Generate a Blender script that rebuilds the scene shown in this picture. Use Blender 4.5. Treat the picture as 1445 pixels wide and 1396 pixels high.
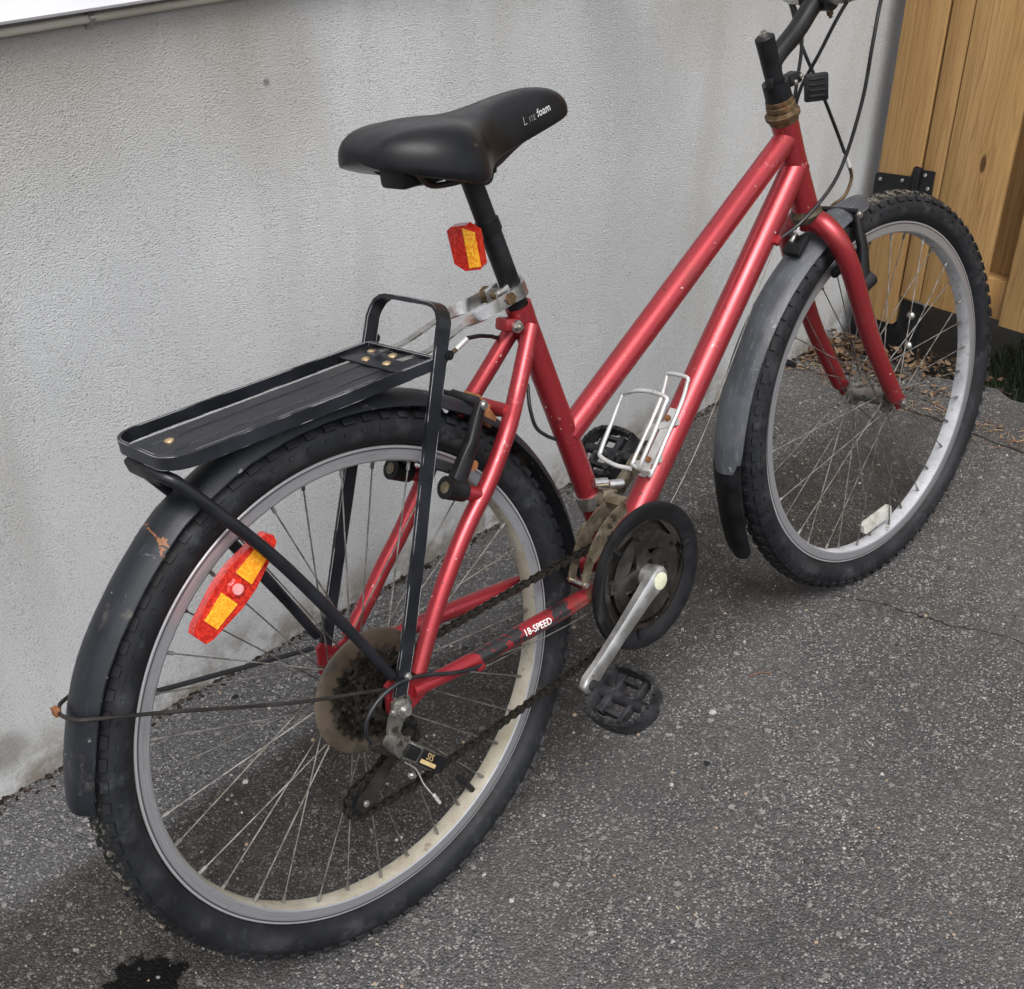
import bpy, bmesh, math, random
from mathutils import Vector, Matrix
from mathutils.bvhtree import BVHTree
R = math.radians
sc = bpy.context.scene
for o in list(bpy.data.objects): bpy.data.objects.remove(o)
COL = sc.collection

# ------------------------------------------------------------------ camera
cam = bpy.data.cameras.new('camera'); camo = bpy.data.objects.new('camera', cam); COL.objects.link(camo)
cr = Vector((.725699, -.688010, .001883)); cd = Vector((-.363106, -.385319, -.848342)); cf = Vector((.584393, .614957, -.529446))
m = Matrix((cr, -cd, -cf)).transposed().to_4x4(); m.translation = (-.62695, -.85395, 1.26984)
camo.matrix_world = m
cam.sensor_fit = 'HORIZONTAL'; cam.sensor_width = 36; cam.lens = 43.36; cam.clip_start = .02; cam.clip_end = 500
sc.camera = camo
# ------------------------------------------------------------------ light: bright overcast day
SUN_EL, SUN_AZ = 58, 212      # azimuth measured clockwise from +Y; the light comes from behind the camera
w = bpy.data.worlds.new('World'); sc.world = w; w.use_nodes = True
nt = w.node_tree; nt.nodes.clear()
sky = nt.nodes.new('ShaderNodeTexSky'); sky.sky_type = 'NISHITA'; sky.sun_disc = False
sky.sun_elevation = R(SUN_EL); sky.sun_rotation = R(SUN_AZ); sky.air_density = 1.0; sky.dust_density = 4.0; sky.ozone_density = 1.0
hs = nt.nodes.new('ShaderNodeHueSaturation'); hs.inputs['Saturation'].default_value = .30
bg = nt.nodes.new('ShaderNodeBackground'); bg.inputs['Strength'].default_value = .15
wo = nt.nodes.new('ShaderNodeOutputWorld')
nt.links.new(sky.outputs[0], hs.inputs['Color']); nt.links.new(hs.outputs[0], bg.inputs[0]); nt.links.new(bg.outputs[0], wo.inputs[0])
sl = bpy.data.lights.new('sun', 'SUN'); sl.energy = 1.5; sl.angle = R(30); sl.color = (1, .985, .965)
so = bpy.data.objects.new('sun', sl); COL.objects.link(so)
sd = Vector((math.sin(R(SUN_AZ)) * math.cos(R(SUN_EL)), math.cos(R(SUN_AZ)) * math.cos(R(SUN_EL)), math.sin(R(SUN_EL))))
so.rotation_euler = sd.to_track_quat('Z', 'Y').to_euler(); so.location = (0, 0, 6)
vs = sc.view_settings; vs.view_transform = 'Standard'; vs.look = 'None'; vs.exposure = .66; vs.gamma = 1; vs.use_curve_mapping = False
sc.cycles.max_bounces = 5; sc.cycles.diffuse_bounces = 3; sc.cycles.glossy_bounces = 2; sc.cycles.use_adaptive_sampling = True; sc.cycles.adaptive_threshold = .02

# ------------------------------------------------------------------ material helpers
class NB:
    def __init__(s, name):
        s.m = bpy.data.materials.new(name); s.m.use_nodes = True; s.t = s.m.node_tree; s.t.nodes.clear()
        s.o = s.t.nodes.new('ShaderNodeOutputMaterial'); s.p = s.t.nodes.new('ShaderNodeBsdfPrincipled'); s.t.links.new(s.p.outputs[0], s.o.inputs[0])
        s.tc = s.t.nodes.new('ShaderNodeTexCoord')
    def n(s, typ, **k):
        x = s.t.nodes.new(typ)
        for a, v in k.items(): setattr(x, a, v)
        return x
    def l(s, a, b):
        s.t.links.new(a, b)
    def co(s, scale=(1, 1, 1), loc=(0, 0, 0), rot=(0, 0, 0), src='Object'):
        mp = s.n('ShaderNodeMapping'); mp.inputs['Scale'].default_value = scale; mp.inputs['Location'].default_value = loc; mp.inputs['Rotation'].default_value = rot
        s.l(s.tc.outputs[src], mp.inputs['Vector']); return mp.outputs[0]
    def noise(s, sc_, detail=4, rough=.55, vec=None, out='Fac', dist=0):
        x = s.n('ShaderNodeTexNoise'); x.inputs['Scale'].default_value = sc_; x.inputs['Detail'].default_value = detail; x.inputs['Roughness'].default_value = rough
        x.inputs['Distortion'].default_value = dist
        s.l(vec if vec is not None else s.tc.outputs['Object'], x.inputs['Vector']); return x.outputs[out]
    def vor(s, sc_, out='Distance', vec=None, feature='F1', rnd=1):
        x = s.n('ShaderNodeTexVoronoi'); x.feature = feature; x.inputs['Scale'].default_value = sc_; x.inputs['Randomness'].default_value = rnd
        s.l(vec if vec is not None else s.tc.outputs['Object'], x.inputs['Vector']); return x.outputs[out]
    def ramp(s, fac, stops, interp='LINEAR'):
        x = s.n('ShaderNodeValToRGB'); x.color_ramp.interpolation = interp
        e = x.color_ramp.elements
        while len(e) < len(stops): e.new(.5)
        for i, (p, c) in enumerate(stops):
            e[i].position = p; e[i].color = c if len(c) == 4 else (*c, 1)
        s.l(fac, x.inputs[0]); return x.outputs[0]
    def mr(s, fac, a, b, c=0, d=1, smooth=True):
        x = s.n('ShaderNodeMapRange'); x.interpolation_type = 'SMOOTHSTEP' if smooth else 'LINEAR'
        for i, v in zip((1, 2, 3, 4), (a, b, c, d)): x.inputs[i].default_value = v
        s.l(fac, x.inputs[0]); return x.outputs[0]
    def mix(s, fac, a, b, mode='MIX'):
        x = s.n('ShaderNodeMix'); x.data_type = 'RGBA'; x.blend_type = mode
        for v, i in ((fac, 0), (a, 6), (b, 7)):
            if isinstance(v, (int, float)): x.inputs[i].default_value = v
            elif isinstance(v, tuple): x.inputs[i].default_value = (*v, 1) if len(v) == 3 else v
            else: s.l(v, x.inputs[i])
        return x.outputs[2]
    def math(s, op, a, b=0.0, c=None):
        x = s.n('ShaderNodeMath'); x.operation = op
        for i, v in enumerate((a, b) if c is None else (a, b, c)):
            if isinstance(v, (int, float)): x.inputs[i].default_value = v
            else: s.l(v, x.inputs[i])
        return x.outputs[0]
    def sep(s, vec=None):
        x = s.n('ShaderNodeSeparateXYZ'); s.l(vec if vec is not None else s.tc.outputs['Object'], x.inputs[0]); return x.outputs
    def set(s, key, v):
        i = s.p.inputs[key]
        if isinstance(v, (int, float)): i.default_value = v
        elif isinstance(v, tuple): i.default_value = (*v, 1) if len(v) == 3 and key not in ('Normal',) else v
        else: s.l(v, i)
        return s
    def bump(s, h, strength=.3, dist=.001, prev=None):
        x = s.n('ShaderNodeBump'); x.inputs['Strength'].default_value = strength; x.inputs['Distance'].default_value = dist
        s.l(h, x.inputs['Height'])
        if prev is not None: s.l(prev, x.inputs['Normal'])
        return x.outputs[0]
def pm(name, c1, c2=None, scale=30, rough=.5, metal=0, spots=None, bump=0, bscale=200, coat=0, rvar=.12, spec=.5, wear_glint=None):
    """worn surface: two tones mixed by noise, optional spots (colour, scale, threshold), optional wear and painted sky reflection on edges"""
    b = NB(name); c2 = c2 or c1
    n1 = b.noise(scale, 5, .6)
    col = b.mix(b.mr(n1, .35, .68), c1, c2)
    rg = b.mr(n1, .3, .7, rough - rvar, rough + rvar)
    mt = metal
    if spots:
        for (c, s_, th, soft) in spots:
            k = b.mr(b.noise(s_, 4, .65), th, th + soft)
            col = b.mix(k, col, c)
    if wear_glint:
        bv = b.n('ShaderNodeBevel'); bv.samples = 4; bv.inputs['Radius'].default_value = wear_glint[1]
        ge = b.n('ShaderNodeNewGeometry'); vm = b.n('ShaderNodeVectorMath', operation='DOT_PRODUCT')
        b.l(bv.outputs[0], vm.inputs[0]); b.l(ge.outputs['Normal'], vm.inputs[1])
        e = b.mr(vm.outputs['Value'], .95, .82)
        k = b.math('MULTIPLY', e, b.mr(b.noise(wear_glint[2], 2, .6), .455, .56))
        col = b.mix(k, col, wear_glint[0]); 
    b.set('Base Color', col).set('Roughness', rg).set('Metallic', mt).set('Coat Weight', coat).set('Specular IOR Level', spec)
    b.p.inputs['Coat Roughness'].default_value = .12
    if bump: b.set('Normal', b.bump(b.noise(bscale, 3, .6), bump, .002))
    return b.m

M = {}
# pearl red enamel with chips and grime
b = NB('red_paint')
fl = b.noise(2200, 1, .5); dirt = b.noise(9, 5, .65); chip = b.noise(140, 3, .6)
col = b.mix(b.mr(fl, .35, .65), (.255, .0135, .0205), (.355, .032, .041))
col = b.mix(b.mr(dirt, .50, .74, 0, .5), col, (.14, .03, .024))
scr_ = b.math('MULTIPLY', b.mr(b.math('ABSOLUTE', b.math('SUBTRACT', b.noise(60, 2, .6, b.co(loc=(2, 5, 9))), .5)), .010, .004), b.mr(b.noise(45, 2, .5, b.co(loc=(8, 1, 6))), .62, .67)); col = b.mix(b.math('MULTIPLY', scr_, .55), col, (.52, .26, .26))
col = b.mix(b.mr(chip, .715, .73), col, (.5, .42, .36))
col = b.mix(b.mr(b.noise(75, 3, .6, b.co(loc=(3, 1, 2))), .70, .715), col, (.05, .02, .015))
b.set('Base Color', col).set('Metallic', b.mr(chip, .7, .75, .62, .1)).set('Roughness', b.mr(dirt, .3, .75, .28, .5)).set('Coat Weight', .4)
b.p.inputs['Coat Roughness'].default_value = .25
b.set('Normal', b.bump(b.noise(60, 3), .05, .002)); M['red'] = b.m
# red stay with the worn black chain guard film
b = NB('red_paint_with_black_film')
x, y, z = b.sep()
nn = b.noise(55, 4, .75); u = b.math('ADD', x, b.math('MULTIPLY', b.math('SUBTRACT', nn, .5), .07))
zz = b.math('ADD', b.math('SUBTRACT', z, b.math('SUBTRACT', .3365, b.math('MULTIPLY', x, .08))), b.math('MULTIPLY', b.math('SUBTRACT', b.noise(75, 3, .7), .5), .026))
band = b.math('MULTIPLY', b.mr(u, .118, .122), b.mr(u, .286, .282))
gap = b.math('MULTIPLY', b.math('MULTIPLY', b.mr(u, .19, .194), b.mr(u, .255, .251)), b.mr(zz, .001, .0025))
low = b.mr(zz, -.0065, -.005)
film = b.math('MULTIPLY', b.math('MULTIPLY', band, low), b.math('SUBTRACT', 1, gap))
film = b.math('MULTIPLY', film, b.mr(b.noise(95, 4, .7, b.co(loc=(4, 4, 1))), .60, .57))
col = b.mix(b.mr(b.noise(2200, 1), .35, .65), (.255, .0135, .0205), (.355, .032, .041))
greasy = b.mr(u, .27, .34)
col = b.mix(b.math('MULTIPLY', greasy, b.mr(b.noise(40, 4), .35, .55)), col, (.10, .06, .04))
col = b.mix(film, col, (.012, .012, .013)); col = b.mix(b.mr(b.noise(160, 3), .70, .715), col, (.5, .25, .2))
b.set('Base Color', col).set('Metallic', b.mr(film, 0, 1, .55, 0)).set('Roughness', .36).set('Coat Weight', .2); M['red_film'] = b.m

SIL = (.5, .5, .5)
M['rack_black'] = pm('rack_black_paint', (.006, .0068, .009), (.012, .0135, .018), 14, .38, 0, [((.10, .09, .08), 55, .71, .03)], .06, 160, .05, spec=.35, wear_glint=((.50, .50, .51), .0016, 22))  # bright edges: paint wear plus sky reflection put in as colour
M['black_plastic'] = pm('black_plastic', (.005, .0053, .006), (.010, .0105, .012), 30, .46, 0, [((.06, .06, .058), 70, .66, .1)], .08, 300, spec=.24)
M['saddle'] = pm('saddle_vinyl', (.004, .0043, .0052), (.008, .0085, .010), 16, .37, 0, [((.05, .047, .038), 34, .64, .14)], .06, 500, .0, .1, .22)
M['rubber'] = pm('old_rubber', (.009, .0095, .0105), (.018, .019, .021), 10, .72, 0, [((.07, .07, .066), 30, .60, .14), ((.18, .165, .14), 55, .72, .05)], .12, 250, spec=.3)
M['pedal'] = pm('dusty_pedal_plastic', (.009, .0095, .011), (.028, .029, .032), 40, .55, 0, [((.085, .085, .082), 60, .58, .14)], .25, 180, spec=.3)
M['claw'] = pm('dull_claw_steel', (.15, .145, .13), (.25, .24, .22), 60, .42, .75, [((.06, .05, .04), 70, .52, .12)], .1, 200)
M['cable'] = pm('cable_housing', (.006, .0065, .008), (.014, .015, .018), 40, .4)
M['dark_steel'] = pm('greasy_steel', (.017, .0148, .0125), (.036, .031, .027), 45, .48, .45, [((.08, .045, .022), 50, .67, .08)], .1, 220)
M['steel'] = pm('zinc_steel', (.34, .33, .31), (.48, .47, .45), 60, .38, .9, [((.16, .08, .03), 70, .60, .1)], .04, 200)
M['chrome_dull'] = pm('dull_chrome', (.44, .43, .41), (.6, .59, .58), 50, .3, .95, [((.20, .11, .05), 90, .6, .1)])
M['alloy'] = pm('brushed_alloy', (.38, .38, .37), (.55, .55, .54), 26, .36, .85, [((.15, .14, .12), 60, .64, .1)], .06, 120)
M['spoke'] = pm('spoke_steel', (.12, .11, .095), (.27, .26, .245), 60, .42, .75, [((.16, .12, .08), 40, .58, .12)])
M['rust'] = pm('rusty_metal', (.06, .038, .019), (.15, .10, .05), 90, .62, .5, [((.12, .055, .02), 60, .55, .1)], .3, 300)
M['brown_rust'] = pm('flaky_rust', (.16, .06, .02), (.28, .12, .045), 90, .8, .1, None, .4, 300)
M['cog'] = pm('oily_cog_steel', (.035, .032, .027), (.085, .078, .068), 70, .38, .8, [((.02, .017, .013), 60, .5, .15)], .05, 200)
M['brass'] = pm('gold_zinc', (.15, .12, .078), (.27, .232, .17), 55, .42, .75, [((.045, .036, .027), 50, .52, .14)], .1, 200)
M['rivet'] = pm('rivet_brass', (.55, .38, .2), (.66, .5, .3), 90, .35, .85)
M['white_wire'] = pm('painted_cage_wire', (.5, .5, .49), (.6, .6, .59), 40, .36, .5, [((.2, .17, .14), 80, .67, .06)])
M['headset_dark'] = pm('dirty_headset', (.035, .03, .022), (.09, .07, .045), 60, .55, .5, None, .2, 200)
M['disc'] = pm('yellowed_spoke_protector', (.042, .031, .021), (.078, .060, .043), 18, .5, 0, [((.03, .026, .02), 30, .52, .15)])
M['reflector_red'] = None
def reflector(name, c1, c2, sc_):
    b = NB(name); v = b.vor(sc_, 'Color', None, 'F1', .12); d_ = b.vor(sc_, 'Distance', None, 'F1', .12)
    s3 = b.n('ShaderNodeSeparateColor'); b.l(v, s3.inputs[0])
    col = b.mix(b.mr(s3.outputs[0], .1, .9), c1, c2)
    b.set('Base Color', b.mix(b.mr(d_, .35, .62, 0, .5), col, c1)).set('Roughness', .2).set('Coat Weight', .8).set('Normal', b.bump(d_, .35, .0012)); b.p.inputs['Coat Roughness'].default_value = .05
    return b.m
M['reflector_red'] = reflector('reflector_red', (.36, .010, .006), (.62, .030, .012), 420)
M['reflector_amber'] = reflector('reflector_amber', (.82, .27, .010), (.95, .55, .04), 420)
M['reflector_clear'] = pm('reflector_clear', (.36, .35, .32), (.46, .45, .42), 40, .3, 0, [((.22, .20, .16), 30, .55, .2)], coat=.4)
M['pink'] = pm('reflector_button', (.62, .25, .25), (.7, .35, .34), 200, .4)
M['cap'] = pm('yellowed_cap', (.50, .50, .36), (.56, .56, .42), 120, .45)
M['white_print'] = pm('white_print', (.62, .62, .6), (.7, .7, .68), 300, .5)
M['faded_print'] = pm('faded_print', (.16, .16, .165), (.3, .3, .3), 300, .5)
M['foam_print'] = pm('foam_print', (.3, .3, .3), (.5, .5, .49), 240, .5)
M['gold_print'] = pm('gold_print', (.62, .45, .2), (.7, .55, .28), 300, .4, .3)
M['ferrule'] = pm('white_ferrule', (.6, .6, .58), (.7, .7, .68), 90, .4, .4)

# grey plastic fenders: scuffed, scratched along their length, with rust bleeding at the break
def fender_mat(name, c1, c2, scr, mud):
    b = NB(name); n1 = b.noise(9, 5, .62)
    col = b.mix(b.mr(n1, .35, .68), c1, c2)
    sx = b.noise(1, 4, .7, b.co((40, 420, 40)))
    col = b.mix(b.mr(sx, .54, .72, 0, .55), col, scr)
    col = b.mix(b.mr(b.noise(46, 4, .7), .66, .71), col, (.20, .20, .195))
    col = b.mix(b.mr(b.noise(22, 5, .7, b.co(loc=(5, 2, 1))), .60, .72, 0, mud), col, (.16, .14, .11))
    sc1 = b.math('MULTIPLY', b.mr(b.math('ABSOLUTE', b.math('SUBTRACT', b.noise(34, 3, .6, b.co(loc=(9, 3, 4))), .5)), .008, .003), b.mr(b.noise(40, 2, .5, b.co(loc=(1, 7, 3))), .60, .66))
    col = b.mix(b.math('MULTIPLY', sc1, .6), col, (.12, .125, .135))
    b.set('Base Color', col).set('Roughness', b.mr(n1, .3, .7, .34, .52)).set('Specular IOR Level', .35).set('Normal', b.bump(b.noise(26, 3), .12, .003)); return b
b = fender_mat('black_fender_plastic', (.0065, .0075, .010), (.014, .016, .021), (.032, .036, .046), .35)
x, y, z = b.sep()
ay_ = b.math('ABSOLUTE', b.math('ADD', y, .002)); wd_ = b.math('ADD', .0008, b.math('MULTIPLY', b.mr(ay_, .014, .026), .0042))
dl = b.math('ABSOLUTE', b.math('ADD', b.math('ADD', x, .197), b.math('MULTIPLY', b.math('SUBTRACT', b.noise(60, 3), .5), .018)))
rr = b.math('MULTIPLY', b.math('LESS_THAN', dl, wd_), b.mr(b.noise(90, 3, .7), .42, .52))
rr = b.math('MULTIPLY', rr, b.mr(z, .5, .55))
bc = b.p.inputs['Base Color'].links[0].from_socket
b.set('Base Color', b.mix(rr, bc, (.20, .08, .03))); M['fender'] = b.m
M['fender_grey'] = fender_mat('faded_fender_plastic', (.036, .039, .045), (.078, .083, .094), (.19, .198, .214), .25).m

# rims: polished brake track, chalky oxide and mud inside
def rim_mat(name, inner1, inner2, band):
    b = NB(name); x, y, z = b.sep()
    r = b.math('SQRT', b.math('ADD', b.math('MULTIPLY', x, x), b.math('MULTIPLY', z, z)))
    ay = b.math('ABSOLUTE', y)
    side = b.mr(ay, .0108, .0122)
    n1 = b.noise(14, 5, .7); n2 = b.noise(90, 4, .7)
    cr1 = b.n('ShaderNodeCombineXYZ'); b.l(b.math('MULTIPLY', r, 900), cr1.inputs[0]); b.l(b.math('MULTIPLY', n1, 2), cr1.inputs[1]); stk = b.noise(1, 2, .6, cr1.outputs[0])
    alu = b.mix(b.mr(stk, .35, .65), (.29, .295, .315), (.43, .435, .45)); alu = b.mix(b.mr(n2, .60, .75, 0, .5), alu, band)
    alu = b.mix(b.mr(r, .2832, .2842), alu, (.62, .62, .64)); alu = b.mix(b.math('MULTIPLY', b.mr(r, .2812, .2818), b.mr(r, .2835, .2829)), alu, (.10, .10, .105))
    oxi = b.mix(b.mr(n1, .3, .66), inner1, inner2); oxi = b.mix(b.mr(n2, .56, .7, 0, .8), oxi, (.15, .12, .085))
    b.set('Base Color', b.mix(side, oxi, alu)).set('Metallic', b.mr(side, 0, 1, .05, .7)).set('Roughness', b.mr(side, 0, 1, .62, .36))
    b.set('Normal', b.bump(n2, .1, .001)); return b.m
M['rim_rear'] = rim_mat('rim_muddy', (.25, .22, .165), (.36, .335, .275), (.15, .14, .13))
M['rim_front'] = rim_mat('rim_chalky', (.30, .31, .33), (.43, .44, .46), (.19, .165, .14))
# tyres: black rubber, grey dust on the shoulders, tan mud in the tread
def tyre_mat(name, mudth, mudarc):
    b = NB(name); x, y, z = b.sep()
    r = b.math('SQRT', b.math('ADD', b.math('MULTIPLY', x, x), b.math('MULTIPLY', z, z)))
    n1 = b.noise(16, 4, .65); n2 = b.noise(170, 4, .75)
    col = b.mix(b.mr(n1, .3, .7), (.006, .0066, .0078), (.014, .015, .0175))
    col = b.mix(b.mr(b.noise(34, 4, .7), .54, .78, 0, .6), col, (.052, .055, .058))
    tread = b.mr(r, .323, .331)
    arc = b.math('ADD', b.math('MULTIPLY', x, mudarc[0]), b.math('MULTIPLY', z, mudarc[1]))
    k = b.math('MULTIPLY', tread, b.math('MULTIPLY', b.mr(b.math('ADD', n2, b.math('MULTIPLY', arc, .5)), mudth, mudth + .10), b.mr(arc, .12, .26, .12, 1)))
    sw = b.math('MULTIPLY', b.mr(b.math('ABSOLUTE', b.math('SUBTRACT', r, .304)), .014, .004), b.mr(b.noise(22, 4, .7, b.co(loc=(6, 2, 8))), .46, .68))
    col = b.mix(b.math('MULTIPLY', sw, .45), col, (.045, .046, .047))
    col = b.mix(k, col, (.17, .152, .122))
    b.set('Base Color', col).set('Roughness', .62).set('Specular IOR Level', .24).set('Normal', b.bump(b.noise(200, 2), .15, .001)); return b.m
M['tyre_rear'] = tyre_mat('tyre_rubber_worn', .66, (-.86, -.5))
M['tyre_front'] = tyre_mat('tyre_rubber_muddy', .63, (-.1, 1.0))

# ------------------------------------------------------------------ mesh helpers
def perp(d):
    d = d.normalized(); a = Vector((0, 0, 1)) if abs(d.z) < .9 else Vector((1, 0, 0))
    u = d.cross(a).normalized(); return u, d.cross(u).normalized()
def catmull(P, n=6, closed=False):
    P = [Vector(p) for p in P]; out = []; N = len(P)
    for i in range(N if closed else N - 1):
        p0 = P[(i - 1) % N] if closed or i > 0 else P[0] * 2 - P[1]
        p1, p2 = P[i], P[(i + 1) % N]
        p3 = P[(i + 2) % N] if closed or i + 2 < N else P[-1] * 2 - P[-2]
        for k in range(n):
            t = k / n
            out.append(.5 * ((2 * p1) + (p2 - p0) * t + (2 * p0 - 5 * p1 + 4 * p2 - p3) * t * t + (3 * p1 - p0 - 3 * p2 + p3) * t ** 3))
    if not closed: out.append(P[-1].copy())
    return out
class MB:
    def __init__(s): s.v = []; s.f = []; s.mi = []
    def add(s, vs_, fs, mi=0):
        o = len(s.v); s.v += [Vector(v) for v in vs_]; s.f += [tuple(i + o for i in f) for f in fs]; s.mi += [mi] * len(fs); return s
    def sweep(s, path, sec, wax=None, closed=False, caps=True, mi=0, scale=None):
        """sweep a 2-D section along path; wax fixes the section's first axis"""
        P = [Vector(p) for p in path]; N = len(P); n = len(sec); vs_ = []
        prev = None
        for i, p in enumerate(P):
            if closed: t = P[(i + 1) % N] - P[i - 1]
            else: t = P[min(i + 1, N - 1)] - P[max(i - 1, 0)]
            t.normalize()
            if wax is not None:
                wv = wax[i] if isinstance(wax, list) else wax
                a = Vector(wv); a = (a - t * a.dot(t)).normalized()
            elif prev is None: a = perp(t)[0]
            else: a = (prev - t * prev.dot(t)).normalized()
            prev = a; bq = t.cross(a)
            k = scale[i] if scale else 1
            ks = k if isinstance(k, tuple) else (k, k)
            vs_ += [p + a * (q[0] * ks[0]) + bq * (q[1] * ks[1]) for q in sec]
        fs = []
        for i in range(N if closed else N - 1):
            j = (i + 1) % N
            for k in range(n):
                l = (k + 1) % n; fs.append((i * n + k, i * n + l, j * n + l, j * n + k))
        if caps and not closed: fs.append(tuple(range(n - 1, -1, -1))); fs.append(tuple((N - 1) * n + k for k in range(n)))
        return s.add(vs_, fs, mi)
    def tube(s, path, r, seg=12, closed=False, caps=True, mi=0):
        sec = [(math.cos(2 * math.pi * k / seg), math.sin(2 * math.pi * k / seg)) for k in range(seg)]
        rs = list(r) if isinstance(r, (list, tuple)) else [r] * len(path)
        return s.sweep(path, sec, None, closed, caps, mi, rs)
    def cyl(s, a, b_, r, r2=None, seg=16, mi=0): return s.tube([a, b_], [r, r if r2 is None else r2], seg, mi=mi)
    def lathe(s, o, ax, prof, seg=32, mi=0, closed=True):
        """prof: (t along axis, radius); a closed profile gives a ring"""
        o = Vector(o); ax = Vector(ax).normalized(); u, v = perp(ax); n = len(prof); vs_ = []; fs = []
        for k in range(seg):
            a = 2 * math.pi * k / seg; d = u * math.cos(a) + v * math.sin(a)
            vs_ += [o + ax * t + d * r for t, r in prof]
        for k in range(seg):
            l = (k + 1) % seg
            for i in range(n if closed else n - 1):
                j = (i + 1) % n; fs.append((k * n + i, k * n + j, l * n + j, l * n + i))
        return s.add(vs_, fs, mi)
    def box(s, c, sx, sy, sz, rot=None, bev=0, mi=0):
        c = Vector(c); q = []
        if bev <= 0:
            q = [Vector((a * sx / 2, b_ * sy / 2, d * sz / 2)) for a in (-1, 1) for b_ in (-1, 1) for d in (-1, 1)]
            fs = [(0, 1, 3, 2), (4, 6, 7, 5), (0, 4, 5, 1), (2, 3, 7, 6), (0, 2, 6, 4), (1, 5, 7, 3)]
        else:
            bm = bmesh.new(); bmesh.ops.create_cube(bm, size=1, matrix=Matrix.Diagonal((sx, sy, sz, 1)))
            bmesh.ops.bevel(bm, geom=bm.edges[:], offset=bev, segments=2, affect='EDGES', profile=.5)
            bm.verts.index_update(); q = [v.co.copy() for v in bm.verts]; fs = [tuple(v.index for v in f.verts) for f in bm.faces]; bm.free()
        if rot is not None: q = [rot @ v for v in q]
        return s.add([v + c for v in q], fs, mi)
    def prism(s, poly, ax_u, ax_v, o, th, mi=0):
        """extrude a 2-D polygon (in axes u, v at o) by th along u x v"""
        u, v, o = Vector(ax_u).normalized(), Vector(ax_v).normalized(), Vector(o); nrm = u.cross(v); n = len(poly)
        vs_ = [o + u * a + v * b_ for a, b_ in poly] + [o + u * a + v * b_ + nrm * th for a, b_ in poly]
        fs = [tuple(range(n - 1, -1, -1)), tuple(range(n, 2 * n))] + [(k, (k + 1) % n, n + (k + 1) % n, n + k) for k in range(n)]
        return s.add(vs_, fs, mi)
    def plate(s, outer, inner, o, ax, t0, t1, mi=0):
        """ring between two radius functions r(angle index); same number of points"""
        o = Vector(o); ax = Vector(ax); u, v = Vector((1, 0, 0)), Vector((0, 0, 1)); n = len(outer); vs_ = []; fs = []
        for k in range(n):
            a = 2 * math.pi * k / n; d = u * math.cos(a) + v * math.sin(a)
            vs_ += [o + ax * t0 + d * outer[k], o + ax * t1 + d * outer[k], o + ax * t1 + d * inner[k], o + ax * t0 + d * inner[k]]
        for k in range(n):
            l = (k + 1) % n
            for i in range(4): fs.append((k * 4 + i, k * 4 + (i + 1) % 4, l * 4 + (i + 1) % 4, l * 4 + i))
        return s.add(vs_, fs, mi)
    def mesh(s, name, mats, M4=None, ang=38, smooth=True):
        me = bpy.data.meshes.new(name); vv = [M4 @ v for v in s.v] if M4 else s.v
        me.from_pydata([tuple(v) for v in vv], [], s.f)
        for mm in (mats if isinstance(mats, (list, tuple)) else [mats]): me.materials.append(M[mm] if isinstance(mm, str) else mm)
        me.polygons.foreach_set('material_index', s.mi)
        bm = bmesh.new(); bm.from_mesh(me); bmesh.ops.recalc_face_normals(bm, faces=bm.faces[:]); bm.to_mesh(me); bm.free()
        if smooth:
            me.polygons.foreach_set('use_smooth', [True] * len(me.polygons)); me.set_sharp_from_angle(angle=R(ang))
        me.update(); return me
    def build(s, name, mats, parent=None, M4=None, **k):
        return link(name, s.mesh(name, mats, M4, **k), parent)
def link(name, me, parent=None):
    o = bpy.data.objects.new(name, me); COL.objects.link(o)
    if parent is not None: o.parent = parent
    return o
def tag(o, label=None, cat=None, group=None, kind=None):
    for k, v in (('label', label), ('category', cat), ('group', group), ('kind', kind)):
        if v: o[k] = v
    return o
def empty(name, loc=(0, 0, 0), rot=(0, 0, 0), parent=None):
    o = bpy.data.objects.new(name, None); COL.objects.link(o); o.location = loc; o.rotation_euler = rot; o.empty_display_size = .05
    if parent is not None: o.parent = parent
    return o
def textmesh(body, size, bold=0.0):
    cu = bpy.data.curves.new('lettering', 'FONT'); cu.body = body; cu.size = size; cu.align_x = 'CENTER'; cu.align_y = 'CENTER'; cu.offset = bold; cu.resolution_u = 3
    o = bpy.data.objects.new('lettering', cu); COL.objects.link(o)
    dg = bpy.context.evaluated_depsgraph_get(); me = bpy.data.meshes.new_from_object(o.evaluated_get(dg)); bpy.data.objects.remove(o); bpy.data.curves.remove(cu)
    return me
def lettering(body, size, o, ux, uy, mat_, parent, target=None, bold=0.0, lift=.0005):
    """flat print laid on a surface: each letter point is dropped along the print's normal on to the target mesh"""
    me = textmesh(body, size, bold); ux, uy, o = Vector(ux).normalized(), Vector(uy).normalized(), Vector(o); nr = ux.cross(uy).normalized()
    bm = bmesh.new(); bm.from_mesh(me)
    bmesh.ops.triangulate(bm, faces=bm.faces[:])
    bmesh.ops.subdivide_edges(bm, edges=[e for e in bm.edges if e.calc_length() > size * .25], cuts=1)
    bv = None
    if target is not None: bv = BVHTree.FromPolygons([v.co.copy() for v in target.vertices], [tuple(p.vertices) for p in target.polygons])
    for v in bm.verts:
        p = o + ux * v.co.x + uy * v.co.y
        if bv:
            h = bv.ray_cast(p + nr * .04, -nr, .08)
            if h[0] is not None: p = h[0]
        v.co = p + nr * lift
    bm.to_mesh(me); bm.free(); me.materials.clear(); me.materials.append(M[mat_])
    return link('lettering', me, parent)

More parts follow.
